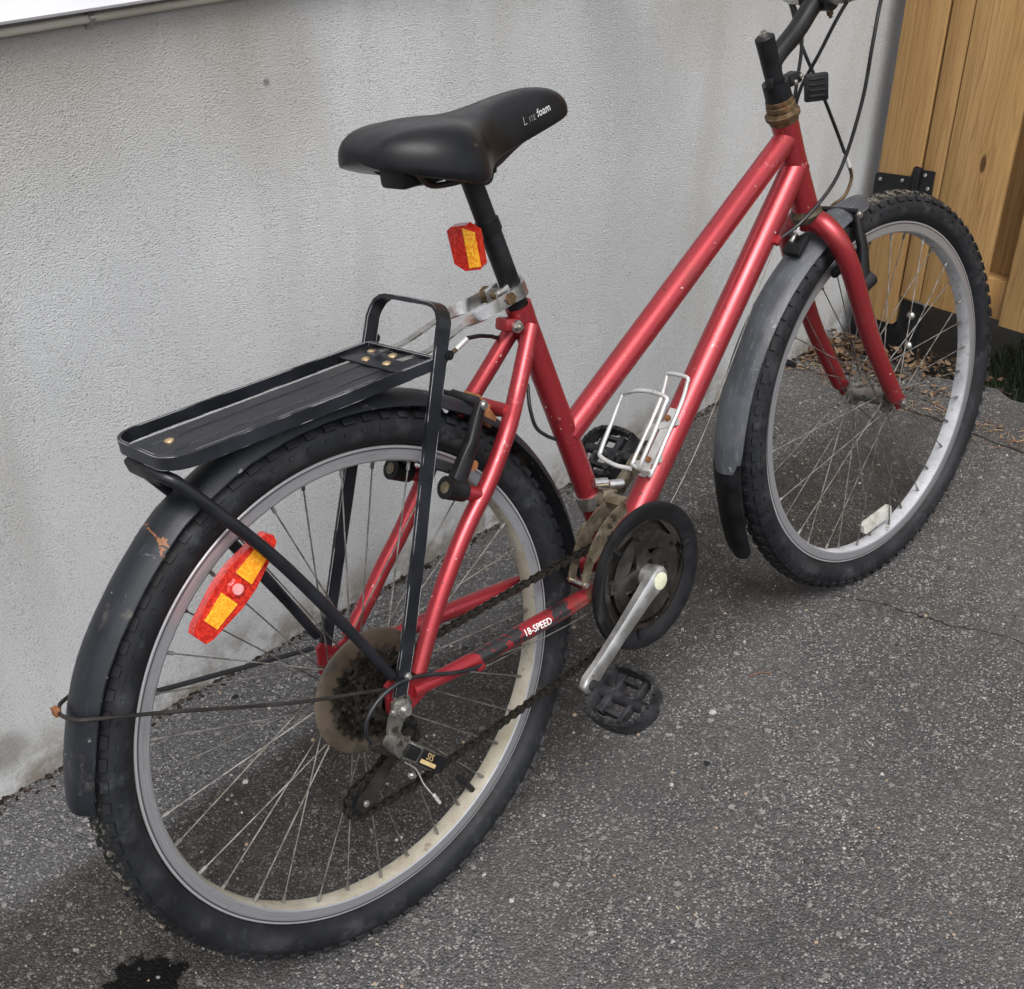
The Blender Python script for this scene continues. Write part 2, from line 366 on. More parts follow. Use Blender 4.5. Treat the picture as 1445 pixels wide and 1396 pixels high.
# ================================================================== SETTING
WD = Vector((.99921091, .03971844, 0)); WN = Vector((-.03971844, .99921091, 0)); WO = .53716   # wall direction, normal (into the wall), offset
def W(s, d, z): return WD * s + WN * (WO + d) + Vector((0, 0, z))      # s along the wall, d into the wall
WR = Matrix((WD, WN, Vector((0, 0, 1)))).transposed()
rng = random.Random(7)

# --- stucco foundation wall
b = NB('grey_stucco')
wp = b.noise(30, 2, .5, None, 'Color'); mx = b.n('ShaderNodeMix'); mx.data_type = 'VECTOR'; mx.inputs[0].default_value = .0025; b.l(b.tc.outputs['Object'], mx.inputs[4]); b.l(wp, mx.inputs[5])
mp_ = b.n('ShaderNodeMapping'); mp_.inputs['Scale'].default_value = (390, 390, 560); b.l(mx.outputs[1], mp_.inputs[0])
h = b.noise(1, 2, .62, mp_.outputs[0]); big = b.noise(2.2, 3, .6); st = b.noise(1, 3, .6, b.co((5, 5, .8)))
col = b.mix(b.mr(big, .35, .68), (.42, .433, .442), (.48, .492, .499))
col = b.mix(b.mr(st, .50, .76, 0, .42), col, (.31, .295, .27))
col = b.mix(b.mr(h, .44, .30, 0, .75), col, (.16, .163, .165)); col = b.mix(b.mr(h, .58, .72, 0, .6), col, (.60, .605, .605))
x, y, z = b.sep()
col = b.mix(b.math('MULTIPLY', b.mr(z, .12, .0), b.mr(b.noise(14, 4, .7), .36, .62)), col, (.19, .17, .145))
# run-off grime below the trim, one bruise low on the wall and a few specks
top = b.math('MULTIPLY', b.mr(z, .66, .98), b.mr(b.noise(1, 3, .6, b.co((3, 3, 1.1))), .40, .66)); col = b.mix(b.math('MULTIPLY', top, .62), col, (.25, .225, .185))
vm = b.n('ShaderNodeVectorMath', operation='DISTANCE'); b.l(mx.outputs[1], vm.inputs[0]); vm.inputs[1].default_value = (-.27, .527, .075); col = b.mix(b.mr(vm.outputs['Value'], .045, .015, 0, .6), col, (.13, .12, .10))
vm = b.n('ShaderNodeVectorMath', operation='DISTANCE'); b.l(mx.outputs[1], vm.inputs[0]); vm.inputs[1].default_value = (.267, .548, .877); col = b.mix(b.mr(vm.outputs['Value'], .0075, .002, 0, .8), col, (.13, .11, .10))
b.set('Base Color', col).set('Roughness', .88).set('Specular IOR Level', .25).set('Normal', b.bump(h, .8, .0030)); M['stucco'] = b.m
RC = .06; XE = 2.7
sec = [(-5.0, 0)]
sec += [(-5 + (XE - RC + 5) * k / 8, 0) for k in range(1, 9)]
sec += [(XE - RC + RC * math.sin(R(a)), RC - RC * math.cos(R(a))) for a in range(10, 91, 10)]
sec += [(XE, .6), (-5, .6)]
mb = MB(); n = len(sec)
mb.add([W(s_, d_, -.08) for s_, d_ in sec] + [W(s_, d_, 1.03) for s_, d_ in sec], [(k, (k + 1) % n, n + (k + 1) % n, n + k) for k in range(n)] + [tuple(range(n)), tuple(range(2 * n - 1, n - 1, -1))])
wall = mb.build('house_wall', 'stucco')
tag(wall, 'long grey stucco house wall behind the bicycle with white siding above', 'wall')
M['white_vinyl'] = pm('white_vinyl', (.78, .78, .81), (.83, .83, .85), 6, .42, 0, [((.5, .48, .4), 9, .66, .15)])
mb = MB(); prof = [(-.028, 1.0005), (-.031, 1.004), (-.031, 1.040), (-.027, 1.043), (-.027, 1.047), (-.031, 1.05), (-.027, 1.15), (0.01, 1.15), (.01, 1.0005)]
def strip(mb, prof, s0, s1):
    k = len(prof); mb.add([W(s0, d_, z_) for d_, z_ in prof] + [W(s1, d_, z_) for d_, z_ in prof], [(i, (i + 1) % k, k + (i + 1) % k, k + i) for i in range(k)] + [tuple(range(k)), tuple(range(2 * k - 1, k - 1, -1))])
strip(mb, prof, -5, 2.7); mb.build('trim_board', 'white_vinyl', wall)
for k in range(8):
    mb = MB(); z0 = 1.152 + k * .12
    strip(mb, [(-.030, z0), (-.010, z0 + .119), (.02, z0 + .119), (.02, z0)], -5, 2.7); mb.build('siding_board', 'white_vinyl', wall)
# thin conduit clipped under the trim
M['beige'] = pm('beige_conduit', (.40, .37, .31), (.48, .45, .39), 12, .5)
mb = MB(); mb.tube([W(-4.8 + k * .339, -.0075 + .0006 * math.sin(k * 1.3), .9895 + .0012 * math.sin(k * 2.1)) for k in range(20)], .0048, 14)
con = mb.build('conduit', 'beige'); tag(con, 'thin beige conduit running along the wall just under the white trim', 'conduit')
for s_ in (-1.2, .055, 1.5):
    mb = MB(); mb.lathe(W(s_ - .0035, -.0075, .9895), WD, [(0, .0050), (.007, .0050), (.007, .0063), (0, .0063)], 18); mb.box(W(s_, -.002, .982), .009, .004, .008, WR); mb.build('clip', 'steel', con)

# --- asphalt drive, soil beyond it
b = NB('asphalt')
x, y, z = b.sep()
nz = b.noise(7, 4, .6); nzc = b.math('SUBTRACT', nz, .5)
patch = b.noise(2.3, 4, .6); fine = b.noise(30, 4, .65)
col = b.mix(b.mr(patch, .33, .68), (.048, .0465, .046), (.078, .0745, .0725))
col = b.mix(b.mr(b.noise(3.1, 4, .65, b.co(loc=(7, 1, 0))), .50, .72, 0, .55), col, (.075, .066, .056))
col = b.mix(b.mr(b.noise(5, 3, .6, b.co(loc=(1, 8, 0))), .56, .72, 0, .5), col, (.038, .037, .040))
# paler gravelly strip along the wall, dark strip of dirt and painted-in shade
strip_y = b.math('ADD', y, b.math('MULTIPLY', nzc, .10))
pale = b.math('MULTIPLY', b.mr(strip_y, .30, .36), b.mr(x, 1.2, .2))
col = b.mix(b.math('MULTIPLY', pale, .85), col, (.085, .083, .088))
dirt_shade = b.math('MULTIPLY', b.mr(strip_y, -.03, .12), b.mr(strip_y, .37, .31))
dirt_shade = b.math('MULTIPLY', dirt_shade, b.mr(x, 2.1, 1.1)); col = b.mix(b.math('MULTIPLY', dirt_shade, .95), col, b.mix(b.mr(fine, .35, .65), (.015, .013, .011), (.03, .0255, .021)))
wn = b.noise(150, 1, .5, None, 'Color'); mx = b.n('ShaderNodeMix'); mx.data_type = 'VECTOR'; mx.inputs[0].default_value = .0035; b.l(b.tc.outputs['Object'], mx.inputs[4]); b.l(wn, mx.inputs[5]); wv_ = mx.outputs[1]
def stones(scale):
    x_ = b.n('ShaderNodeTexVoronoi'); x_.inputs['Scale'].default_value = scale; b.l(wv_, x_.inputs['Vector'])
    s3 = b.n('ShaderNodeSeparateColor'); b.l(x_.outputs['Color'], s3.inputs[0]); return x_.outputs['Distance'], s3.outputs
stone_mix = b.math('SUBTRACT', 1, b.math('MULTIPLY', dirt_shade, .70))
clump = b.mr(b.noise(7, 4, .7, b.co(loc=(4, 4, 4))), .36, .62, .42, 1.0)
dS, cS = stones(320); dM, cM = stones(175); dL, cL = stones(85)
toneS = b.ramp(cS[0], [(0, (.016, .0158, .0158)), (.30, (.046, .045, .045)), (.60, (.085, .083, .083)), (.80, (.155, .152, .15)), (.98, (.37, .364, .352))])
toneM = b.ramp(cM[0], [(0, (.03, .029, .029)), (.5, (.075, .073, .074)), (.8, (.14, .136, .132)), (1, (.27, .262, .248))])
toneM = b.mix(b.mr(cM[2], .92, .96, 0, .6), toneM, (.24, .19, .13))
tex = b.mix(b.math('MULTIPLY', b.math('MULTIPLY', b.mr(dS, .66, .36), clump), .95), col, toneS)
kM = b.math('MULTIPLY', b.math('MULTIPLY', b.mr(cM[1], .62, .70), b.mr(dM, .50, .38)), clump); tex = b.mix(b.math('MULTIPLY', kM, .9), tex, toneM)
kL = b.math('MULTIPLY', b.mr(cL[1], .93, .95), b.mr(dL, .42, .34)); tex = b.mix(b.math('MULTIPLY', kL, .8), tex, b.mix(cL[0], (.09, .088, .088), (.26, .25, .235)))
col = b.mix(stone_mix, b.mix(.25, col, tex), tex)
# dark pits
pv_ = b.n('ShaderNodeTexVoronoi'); pv_.inputs['Scale'].default_value = 12; mx2 = b.n('ShaderNodeMix'); mx2.data_type = 'VECTOR'; mx2.inputs[0].default_value = .006; b.l(b.tc.outputs['Object'], mx2.inputs[4]); b.l(b.noise(120, 2, .5, None, 'Color'), mx2.inputs[5]); b.l(mx2.outputs[1], pv_.inputs['Vector'])
s4 = b.n('ShaderNodeSeparateColor'); b.l(pv_.outputs['Color'], s4.inputs[0])
pit = b.math('MULTIPLY', b.math('LESS_THAN', pv_.outputs['Distance'], b.math('MULTIPLY', s4.outputs[1], .085)), b.math('GREATER_THAN', s4.outputs[0], .35)); col = b.mix(pit, col, (.010, .010, .010))
# cracks, each a wandering line
ckn = b.noise(9, 4, .6)
def crack(ax_, ay_, bx_, by_, wd, amp, s_=9):
    L = math.hypot(bx_ - ax_, by_ - ay_); ux, uy = (bx_ - ax_) / L, (by_ - ay_) / L
    nn_ = b.math('MULTIPLY', b.math('SUBTRACT', ckn, .5), amp)
    px = b.math('SUBTRACT', x, ax_); py = b.math('SUBTRACT', y, ay_)
    al = b.math('ADD', b.math('MULTIPLY', px, ux), b.math('MULTIPLY', py, uy))
    ac = b.math('ABSOLUTE', b.math('ADD', b.math('ADD', b.math('MULTIPLY', px, -uy), b.math('MULTIPLY', py, ux)), nn_))
    ends = b.math('MULTIPLY', b.mr(al, 0, .06), b.mr(al, L, L - .06))
    return b.math('MULTIPLY', b.mr(ac, wd, wd * .35), ends)
ck = b.math('MAXIMUM', crack(.95, .03, 1.12, -.42, .0022, .06), crack(1.655, .62, 1.64, -.9, .006, .05))
ck = b.math('MAXIMUM', ck, b.math('MULTIPLY', crack(.15, -.9, 1.6, -.55, .0022, .12), .7))
col = b.mix(ck, col, (.008, .007, .006))
# spill of oil
ox = b.math('ADD', x, .30); oy = b.math('SUBTRACT', y, .118)
od = b.math('SQRT', b.math('ADD', b.math('MULTIPLY', ox, ox), b.math('MULTIPLY', oy, oy)))
oil = b.mr(b.math('ADD', od, b.math('MULTIPLY', b.math('SUBTRACT', b.noise(38, 4, .6), .5), .07)), .050, .040)
col = b.mix(b.math('MULTIPLY', oil, .96), col, (.004, .004, .004))
hgt = b.math('SUBTRACT', b.math('MULTIPLY', fine, .8), b.math('MULTIPLY', dS, .9))
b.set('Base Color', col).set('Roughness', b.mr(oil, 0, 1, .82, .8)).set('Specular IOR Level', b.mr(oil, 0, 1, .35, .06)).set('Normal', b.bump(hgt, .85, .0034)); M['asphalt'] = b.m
def dense_grid(mb, x0, x1, y0, y1, nx, ny, zf):
    o = len(mb.v); mb.v += [Vector((x0 + (x1 - x0) * i / nx, y0 + (y1 - y0) * j / ny, 0)) for j in range(ny + 1) for i in range(nx + 1)]
    for q in mb.v[o:]: q.z = zf(q.x, q.y)
    fs = [(o + j * (nx + 1) + i, o + j * (nx + 1) + i + 1, o + (j + 1) * (nx + 1) + i + 1, o + (j + 1) * (nx + 1) + i) for j in range(ny) for i in range(nx)]
    mb.f += fs; mb.mi += [0] * len(fs)
def edge_x(y): return 1.865 + .02 * math.sin(y * 9) + .012 * math.sin(y * 31 + 1) + .008 * math.sin(y * 67) + (.06 * max(0, .25 - y) if y < .25 else 0)
mb = MB(); ys = [-9 + 9.9 * k / 400 for k in range(401)]; ncol = 3
for yv in ys: mb.v += [Vector((-9, yv, 0)), Vector((edge_x(yv) - .05, yv, 0)), Vector((edge_x(yv), yv, -.012)), Vector((edge_x(yv) + .006, yv, -.09))]
for j in range(400):
    for i in range(3): mb.f.append((j * 4 + i, j * 4 + i + 1, j * 4 + 4 + i + 1, j * 4 + 4 + i)); mb.mi.append(0)
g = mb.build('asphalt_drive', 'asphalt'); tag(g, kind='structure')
M['soil'] = pm('damp_soil', (.010, .008, .006), (.022, .017, .012), 18, .9, 0, [((.05, .036, .02), 60, .62, .1)], .8, 90, spec=.2)
mb = MB(); dense_grid(mb, -60, 60, -60, 60, 60, 60, lambda x_, y_: -.07)
g = mb.build('ground', 'soil'); tag(g, kind='structure')

# --- timber gate and its post
def wood(name, c1, c2, c3):
    b = NB(name); oi = b.n('ShaderNodeObjectInfo')
    cx = b.n('ShaderNodeCombineXYZ'); off = b.math('MULTIPLY', oi.outputs['Random'], 37); b.l(off, cx.inputs[0]); b.l(off, cx.inputs[2])
    va = b.n('ShaderNodeVectorMath', operation='ADD'); b.l(b.tc.outputs['Object'], va.inputs[0]); b.l(cx.outputs[0], va.inputs[1])
    def mp(scale):
        q = b.n('ShaderNodeMapping'); q.inputs['Scale'].default_value = scale; b.l(va.outputs[0], q.inputs[0]); return q.outputs[0]
    # knots bend the grain
    kn = b.vor(1, 'Distance', mp((8, 8, 2.6))); kk = b.mr(kn, .16, .04)
    ring = b.noise(1, 3, .5, mp((24, 24, .9)), dist=.4); wv = b.math('FRACT', b.math('MULTIPLY', b.math('ADD', ring, b.math('MULTIPLY', kk, .06)), 9))
    late = b.math('MULTIPLY', b.mr(wv, .62, .95), b.mr(wv, 1.0, .96))
    fib = b.noise(1, 3, .7, mp((420, 420, 6)))
    broad = b.noise(1, 3, .6, mp((12, 12, .6)))
    col = b.mix(b.mr(broad, .3, .7), c1, c2); col = b.mix(b.math('MULTIPLY', late, .4), col, c3); col = b.mix(b.mr(fib, .42, .66, 0, .5), col, c3)
    rnd_ = b.mr(oi.outputs['Random'], 0, 1, 0, .5, False); col = b.mix(rnd_, col, b.mix(.55, col, (.22, .125, .055)))
    col = b.mix(b.mr(kn, .07, .045), col, (.09, .045, .018)); col = b.mix(b.mr(b.noise(1, 3, .6, mp((14, 14, .8))), .60, .76, 0, .5), col, (.27, .20, .12))
    b.set('Base Color', col).set('Roughness', .68).set('Specular IOR Level', .3).set('Normal', b.bump(b.math('ADD', b.math('MULTIPLY', fib, .6), late), .25, .0012)); return b.m
M['wood'] = wood('cedar_tone_timber', (.37, .22, .082), (.48, .30, .125), (.22, .115, .042))
XG = 1.8604      # plane of the gate's front boards, measured along the wall
def gpt(dx, lat, z): return WD * (XG + dx + .0246) + WN * (WO + lat) + Vector((0, 0, z))
# lat is distance out of the wall face: negative towards the drive
def board(name, lat0, lat1, z0, z1, dx0, dx1, parent, bev=.003, me=None, mat_='wood'):
    mb = MB(); mb.box((0, 0, 0), dx1 - dx0, abs(lat1 - lat0), z1 - z0, None, bev)
    o = mb.build(name, mat_, parent); o.matrix_world = Matrix.Translation(gpt((dx0 + dx1) / 2, (lat0 + lat1) / 2, (z0 + z1) / 2)) @ WR.to_4x4()
    if parent is not None: o.matrix_parent_inverse = Matrix.Identity(4)
    return o
M['black_iron'] = pm('black_iron', (.006, .006, .007), (.012, .012, .013), 60, .5, .3, [((.10, .09, .08), 90, .70, .03)], .08, 300)
post = board('fence_post', -.0425, -.1415, .073, 1.95, -.004, .095, None, .004)
tag(post, 'square timber post standing between the stucco wall and the gate', 'post')
gate = empty('gate', gpt(0, -.145, .14)); tag(gate, 'timber board gate with black hinge, hung on the post by the wall', 'gate')
gi = Matrix.Translation(gate.location).inverted()
def gboard(name, *a, **k):
    o = board(name, *a[:6], None, **k); mw = o.matrix_world.copy(); o.parent = gate; o.matrix_basis = gi @ mw; return o
gboard('stile', -.1465, -.1950, .144, 1.85, .000, .038)
for k in range(6): gboard('front_board', -.1970 - k * .1895, -.3360 - k * .1895, .144 + .003 * math.sin(k * 2.3), 1.85, -.002, .017)
for k in range(5): gboard('back_board', -.293 - k * .1895, -.432 - k * .1895, .165, 1.85, .058, .076)
for z_ in (.15, .9, 1.68): gboard('rail', -.1970, -1.27, z_, z_ + .09, .0185, .0565)
# hinge: leaf on the post, barrel, leaf on the stile
def gpart(name, mb, mat_, parent, ang=38):
    o = mb.build(name, mat_, None, ang=ang); o.parent = parent
    o.matrix_basis = (gi if parent is gate else Matrix.Identity(4)) @ o.matrix_basis; return o
for zc in (.409, 1.45):
    def q(dx, lat, z): return gpt(dx, lat, zc + z)
    mb = MB(); pl = [(.004, -.05), (.004, .002), (0, .008), (-.082, .016), (-.084, .022), (-.086, .036), (-.09, .040), (-.106, .040), (-.110, .036), (-.138, .038), (-.140, -.055), (-.05, -.06)]; pl = [(a_ * .98 - .0445, b_) for a_, b_ in pl]
    mb.prism(pl, WN, (0, 0, 1), gpt(-.0055, 0, zc), -.0025); mb.cyl(q(-.009, -.1405, -.055), q(-.009, -.1405, .038), .0085)
    hg = gpart('hinge', mb, 'black_iron', gate)
    for lat, z_ in ((-.054, -.005), (-.107, .003), (-.159, .026), (-.170, -.002), (-.07, -.04), (-.17, -.04)):
        mb = MB(); c = q(-.0082, lat, z_); mb.lathe(c, -WD, [(0, .0042), (.0012, .0042), (.002, .003), (.0015, .0012), (.0014, .0001)], 14, closed=False)
        o = mb.build('screw', 'steel'); o.parent = hg; o.matrix_parent_inverse = Matrix.Identity(4); o.matrix_basis = Matrix.Identity(4)
mb = MB(); mb.prism([(-.030, -.12), (-.030, .070), (-.147, .070), (-.149, .136), (-.202, .136), (-.215, -.12)], WN, (0, 0, 1), gpt(.012, 0, 0), -.004)
mb.box(gpt(.06, -.092, -.03), .088, .095, .19, WR)
anchor = mb.build('post_base', 'black_iron', None); tag(anchor, 'black steel post base with two domed bolts at the foot of the gate', 'post base')
for lat, z_ in ((-.1785, .104), (-.185, .030)):
    mb = MB(); mb.lathe(gpt(.008, lat, z_), -WD, [(0, .0105), (.002, .0105), (.005, .0088), (.0078, .0055), (.0088, .0001)], 18, closed=False); mb.build('bolt', 'steel', anchor)

# --- litter, grit and grass
def leafmesh(mb, c, L, wd, yaw, tilt, curl):
    rot = Matrix.Rotation(yaw, 3, 'Z') @ Matrix.Rotation(tilt, 3, 'X') @ Matrix.Rotation(rng.uniform(-.5, .5), 3, 'Y')
    pts = []; N = 5
    for i in range(N + 1):
        t = i / N; wv = wd * math.sin(math.pi * min(1, t * .92 + .06)) ** .8
        for sgn in (-1, 0, 1): pts.append(Vector((L * (t - .5), sgn * wv * .5, curl * L * ((t - .5) ** 2 * 2 + (abs(sgn) * .35 * wv / L)))))
    fs = []
    for i in range(N):
        for j in range(2): k = i * 3 + j; fs.append((k, k + 1, k + 4, k + 3))
    c = Vector(c); mb.add([rot @ p + c for p in pts], fs, rng.randrange(3))
for nm, c1, c2 in (('leaf_tan', (.10, .062, .034), (.18, .125, .075)), ('leaf_brown', (.05, .029, .016), (.09, .052, .028)), ('leaf_dark', (.022, .015, .010), (.045, .028, .018))):
    M[nm] = pm(nm, c1, c2, 60, .75, 0, None, .2, 200, spec=.25)
mb = MB()
for k in range(1500):
    s_ = rng.uniform(1.70, 2.02); d_ = -abs(rng.gauss(.02, .16)); zz_ = (-.045 if s_ > 1.87 else .003) + rng.uniform(0, .03) * (1 if s_ > 1.8 else .2)
    if rng.random() < (1.87 - s_) * 4: continue
    p = W(s_, d_ - .01, zz_); L = rng.uniform(.007, .022) * rng.uniform(.8, 1.3); leafmesh(mb, p, L, L * rng.uniform(.35, .7), rng.uniform(0, 6.3), rng.uniform(-.7, .7), rng.uniform(.1, .5))
lf = mb.build('leaf_litter', ['leaf_tan', 'leaf_brown', 'leaf_dark'], ang=80); tag(lf, 'dry brown leaves heaped in the corner under the gate', 'leaves', kind='stuff')
mb = MB()
M['straw'] = pm('straw', (.19, .13, .065), (.30, .22, .12), 40, .7); M['mulch'] = pm('mulch', (.12, .055, .03), (.2, .10, .055), 60, .8)
for k in range(520):
    yv = rng.uniform(-.9, .58); xv = 1.655 + .025 * math.sin(yv * 11) + rng.gauss(.01, .022); L = rng.uniform(.006, .03); a = rng.uniform(0, 6.3)
    if rng.random() < .25: xv = rng.uniform(1.6, 1.86)
    c = Vector((xv, yv, .002 + rng.uniform(0, .004))); d_ = Vector((math.cos(a), math.sin(a), rng.uniform(-.12, .2))) * L * .5
    mid = c + Vector((rng.uniform(-.002, .002), rng.uniform(-.002, .002), .002)); mb.tube([c - d_, mid, c + d_], rng.uniform(.0004, .0011), 4, mi=0 if rng.random() < .55 else 1)
stw = mb.build('straw_litter', ['straw', 'mulch']); tag(stw, 'straw and bark bits gathered along the crack in the asphalt', 'straw', kind='stuff')
mb = MB()       # dirt and bits along the foot of the wall
for k in range(1500):
    s_ = rng.uniform(-.6, 1.75); r_ = abs(rng.gauss(0, .0013)) + .0006; p = W(s_, -abs(rng.gauss(.002, .009)) - .001, r_ * .4)
    rot = Matrix.Rotation(rng.uniform(0, 6), 3, 'Z') @ Matrix.Rotation(rng.uniform(0, 6), 3, 'X'); mb.box(p, r_ * 2, r_ * rng.uniform(.8, 1.8), r_ * rng.uniform(.6, 1.2), rot, mi=rng.randrange(3))
dt = mb.build('wall_foot_dirt', ['leaf_dark', 'soil', 'soil'], smooth=False); tag(dt, 'dark dirt and crumbs along the foot of the stucco wall', 'dirt', kind='stuff')
for nm, c1, c2 in (('grit_pale', (.26, .25, .24), (.36, .35, .33)), ('grit_mid', (.13, .125, .12), (.2, .19, .18)), ('grit_dark', (.03, .03, .03), (.05, .048, .045)), ('grit_warm', (.20, .155, .11), (.28, .225, .165))):
    M[nm] = pm(nm, c1, c2, 300, .75, spec=.3)
ico = bmesh.new(); bmesh.ops.create_icosphere(ico, subdivisions=1, radius=1); ico.verts.index_update(); IV = [v.co.copy() for v in ico.verts]; IF = [tuple(v.index for v in f.verts) for f in ico.faces]; ico.free()
mb = MB()
for k in range(2600):
    xv = rng.uniform(-.6, 1.8); yv = rng.uniform(-.9, .52)
    r_ = .0011 + abs(rng.gauss(0, .0011)); sq = (rng.uniform(.7, 1.4), rng.uniform(.7, 1.3), rng.uniform(.45, .9)); rot = Matrix.Rotation(rng.uniform(0, 6.3), 3, 'Z')
    c = Vector((xv, yv, r_ * .25)); mb.add([rot @ Vector((v.x * sq[0] * rng.uniform(.85, 1.15), v.y * sq[1], v.z * sq[2])) * r_ + c for v in IV], IF, rng.choice((0, 1, 1, 1, 2, 2, 2, 3)))
gr = mb.build('loose_grit', ['grit_pale', 'grit_mid', 'grit_dark', 'grit_warm'], ang=20); tag(gr, 'small loose stones and grit lying on the asphalt', 'grit', kind='stuff')
# a few things one can pick out on the drive
def chip(x_, y_, r_, mat_, label):
    mb = MB(); mb.add([Vector((v.x * r_ * rng.uniform(.8, 1.4), v.y * r_ * rng.uniform(.6, 1.0), v.z * r_ * .4 + r_ * .25)) + Vector((x_, y_, 0)) for v in IV], IF); tag(mb.build('stone_chip', mat_, ang=20), label, 'stone')
chip(.566, -.041, .0075, 'grit_pale', 'flat pale stone chip on the asphalt beside the pedal')
chip(.40, -.56, .0055, 'grit_warm', 'small tan stone chip far out on the open asphalt')
def twig(p, q_, r_, mat_, label):
    p, q_ = Vector(p), Vector(q_); mid = (p + q_) / 2 + Vector((.003, .002, .003)); mb = MB(); mb.tube([p, mid, q_], [r_, r_ * .9, r_ * .6], 6); tag(mb.build('twig', mat_), label, 'twig')
twig((.672, -.028, .002), (.705, -.05, .002), .0011, 'mulch', 'thin reddish twig lying on the asphalt beyond the pedal')
twig((.155, .02, .002), (.172, .035, .002), .0009, 'straw', 'short straw-coloured stalk on the dark asphalt under the chain')
M['grass_mat'] = pm('grass_mat', (.012, .022, .008), (.028, .045, .015), 30, .7, spec=.25)
mb = MB()
for k in range(12000):
    xv = rng.uniform(1.86, 2.7); yv = rng.uniform(-1.0, .34)
    if xv < edge_x(yv) + .01: continue
    hgt_ = rng.uniform(.02, .07); a = rng.uniform(0, 6.3); ln = rng.uniform(.2, .9); bw = rng.uniform(.0008, .0016)
    c = Vector((xv, yv, -.07)); dv = Vector((math.cos(a), math.sin(a), 0)); sv = Vector((-math.sin(a), math.cos(a), 0)) * bw
    t_ = c + dv * hgt_ * ln + Vector((0, 0, hgt_)); md = c + dv * hgt_ * ln * .35 + Vector((0, 0, hgt_ * .6))
    mb.add([c - sv, c + sv, md + sv * .8, md - sv * .8, t_], [(0, 1, 2, 3), (3, 2, 4)])
gs = mb.build('grass', 'grass_mat', ang=80); tag(gs, 'dark short grass growing under the gate', 'grass', kind='stuff')

# ================================================================== BICYCLE
# bike frame: x forward, y to the bicycle's left, z up in the plane of the frame; the Empty stands at the rear contact point
LEAN = R(10.223); H = .332
bike = empty('bicycle', (0, 0, 0), (-LEAN, 0, 0))
tag(bike, 'red step-through bicycle with black rear rack leaning towards the grey stucco wall', 'bicycle')
TH = Matrix.Translation((0, 0, H))
HA = R(70.5); WB = 1.06084; RAKE = .045; ST = R(-3.429)
axs = Vector((-math.cos(HA), 0, math.sin(HA))); p0 = Vector((WB, 0, 0)) - RAKE * Vector((math.sin(HA), 0, math.cos(HA)))
RS = Matrix.Rotation(ST, 4, axs); MF = TH @ Matrix.Translation(p0) @ RS @ Matrix.Translation(-p0)    # everything that turns with the fork
def part(name, mb, mats, parent=bike, front=False, **k): return mb.build(name, mats, parent, MF if front else TH, **k)
def bolt(parent, c, d, r=.005, h=.005, mat_='steel', name='bolt', front=False, seg=6):
    mb = MB(); c, d = Vector(c), Vector(d).normalized(); mb.cyl(c, c + d * h, r, seg=seg); mb.cyl(c + d * h, c + d * h * 1.7, r * .55, seg=10); return part(name, mb, mat_, parent, front, ang=30)
CIR = lambda n=16: [(math.cos(2 * math.pi * k / n), math.sin(2 * math.pi * k / n)) for k in range(n)]

BBX, BBZ = .429, -.034
ST_AX = Vector((.313 - BBX, 0, .361 - BBZ)).normalized()
def stp(z): t = (z - BBZ) / ST_AX.z; return Vector((BBX, 0, BBZ)) + ST_AX * t
HT_AX = Vector((.845 - .8875, 0, .481 - .3546)).normalized()
def htp(z): t = (z - .3546) / HT_AX.z; return Vector((.8875, 0, .3546)) + HT_AX * t
# ---- frame
mb = MB(); mb.lathe((BBX, -.036, BBZ), (0, 1, 0), [(0, .016), (0, .0205), (.072, .0205), (.072, .016)], 28)
frame = part('frame', mb, 'red')
mb = MB(); mb.tube([htp(.352), htp(.40), htp(.44), htp(.483)], [.0195, .0185, .0185, .0195], 28); part('head_tube', mb, 'red', frame)
mb = MB(); mb.tube([Vector((.366, 0, .180)), Vector((.60, 0, .3145)), Vector((.853, 0, .4605))], [.0172, .0176, .0172], 28); part('top_tube', mb, 'red', frame)
mb = MB(); mb.tube([Vector((BBX + .004, 0, BBZ + .01)), Vector((.65, 0, .197)), Vector((.872, 0, .419))], [.0192, .0198, .0192], 28); part('down_tube', mb, 'red', frame)
mb = MB(); mb.tube([stp(BBZ), stp(.1), stp(.361)], .0158, 28); mb.lathe(stp(.352), ST_AX, [(0, .0162), (.016, .0165), (.016, .0135), (0, .0135)], 28)
mb.box(stp(.347) + Vector((-.024, 0, .002)), .026, .022, .016, Matrix.Rotation(R(16), 3, 'Y'), .004); part('seat_tube', mb, 'red', frame)
bolt(frame, stp(.346) + Vector((-.022, -.011, .001)), (0, -1, 0), .0075, .003, seg=18); bolt(frame, stp(.346) + Vector((-.022, -.013, .001)), (0, -1, 0), .0048, .005)
ssr = [(.317, -.013, .342), (.268, -.029, .277), (.231, -.045, .243), (.188, -.052, .198), (.148, -.056, .164), (.116, -.060, .133), (.077, -.063, .085), (.036, -.0665, .024)]
ssl = [(.317, .013, .342), (.25, .029, .272), (.205, .045, .226), (.165, .052, .172), (.13, .056, .128), (.10, .060, .095), (.07, .063, .06), (.036, .0665, .024)]
for P_ in (ssr, ssl):
    mb = MB(); q = catmull(P_, 5); mb.tube(q, [.0105 - .002 * max(0, (i - len(q) * .6) / len(q)) for i in range(len(q))], 20); part('seat_stay', mb, 'red', frame)
csr = [(.024, -.067, .006), (.11, -.0625, -.0035), (.21, -.056, -.0115), (.31, -.047, -.02), (.40, -.03, -.031)]
csl = [(p[0], -p[1], p[2]) for p in csr]
cs_meshes = []
for P_, mt in ((csr, 'red_film'), (csl, 'red')):
    mb = MB(); q = catmull(P_, 6); mb.tube(q, [.0085 + .003 * min(1, i / len(q) * 2) for i in range(len(q))], 20); cs_meshes.append(part('chain_stay', mb, mt, frame))
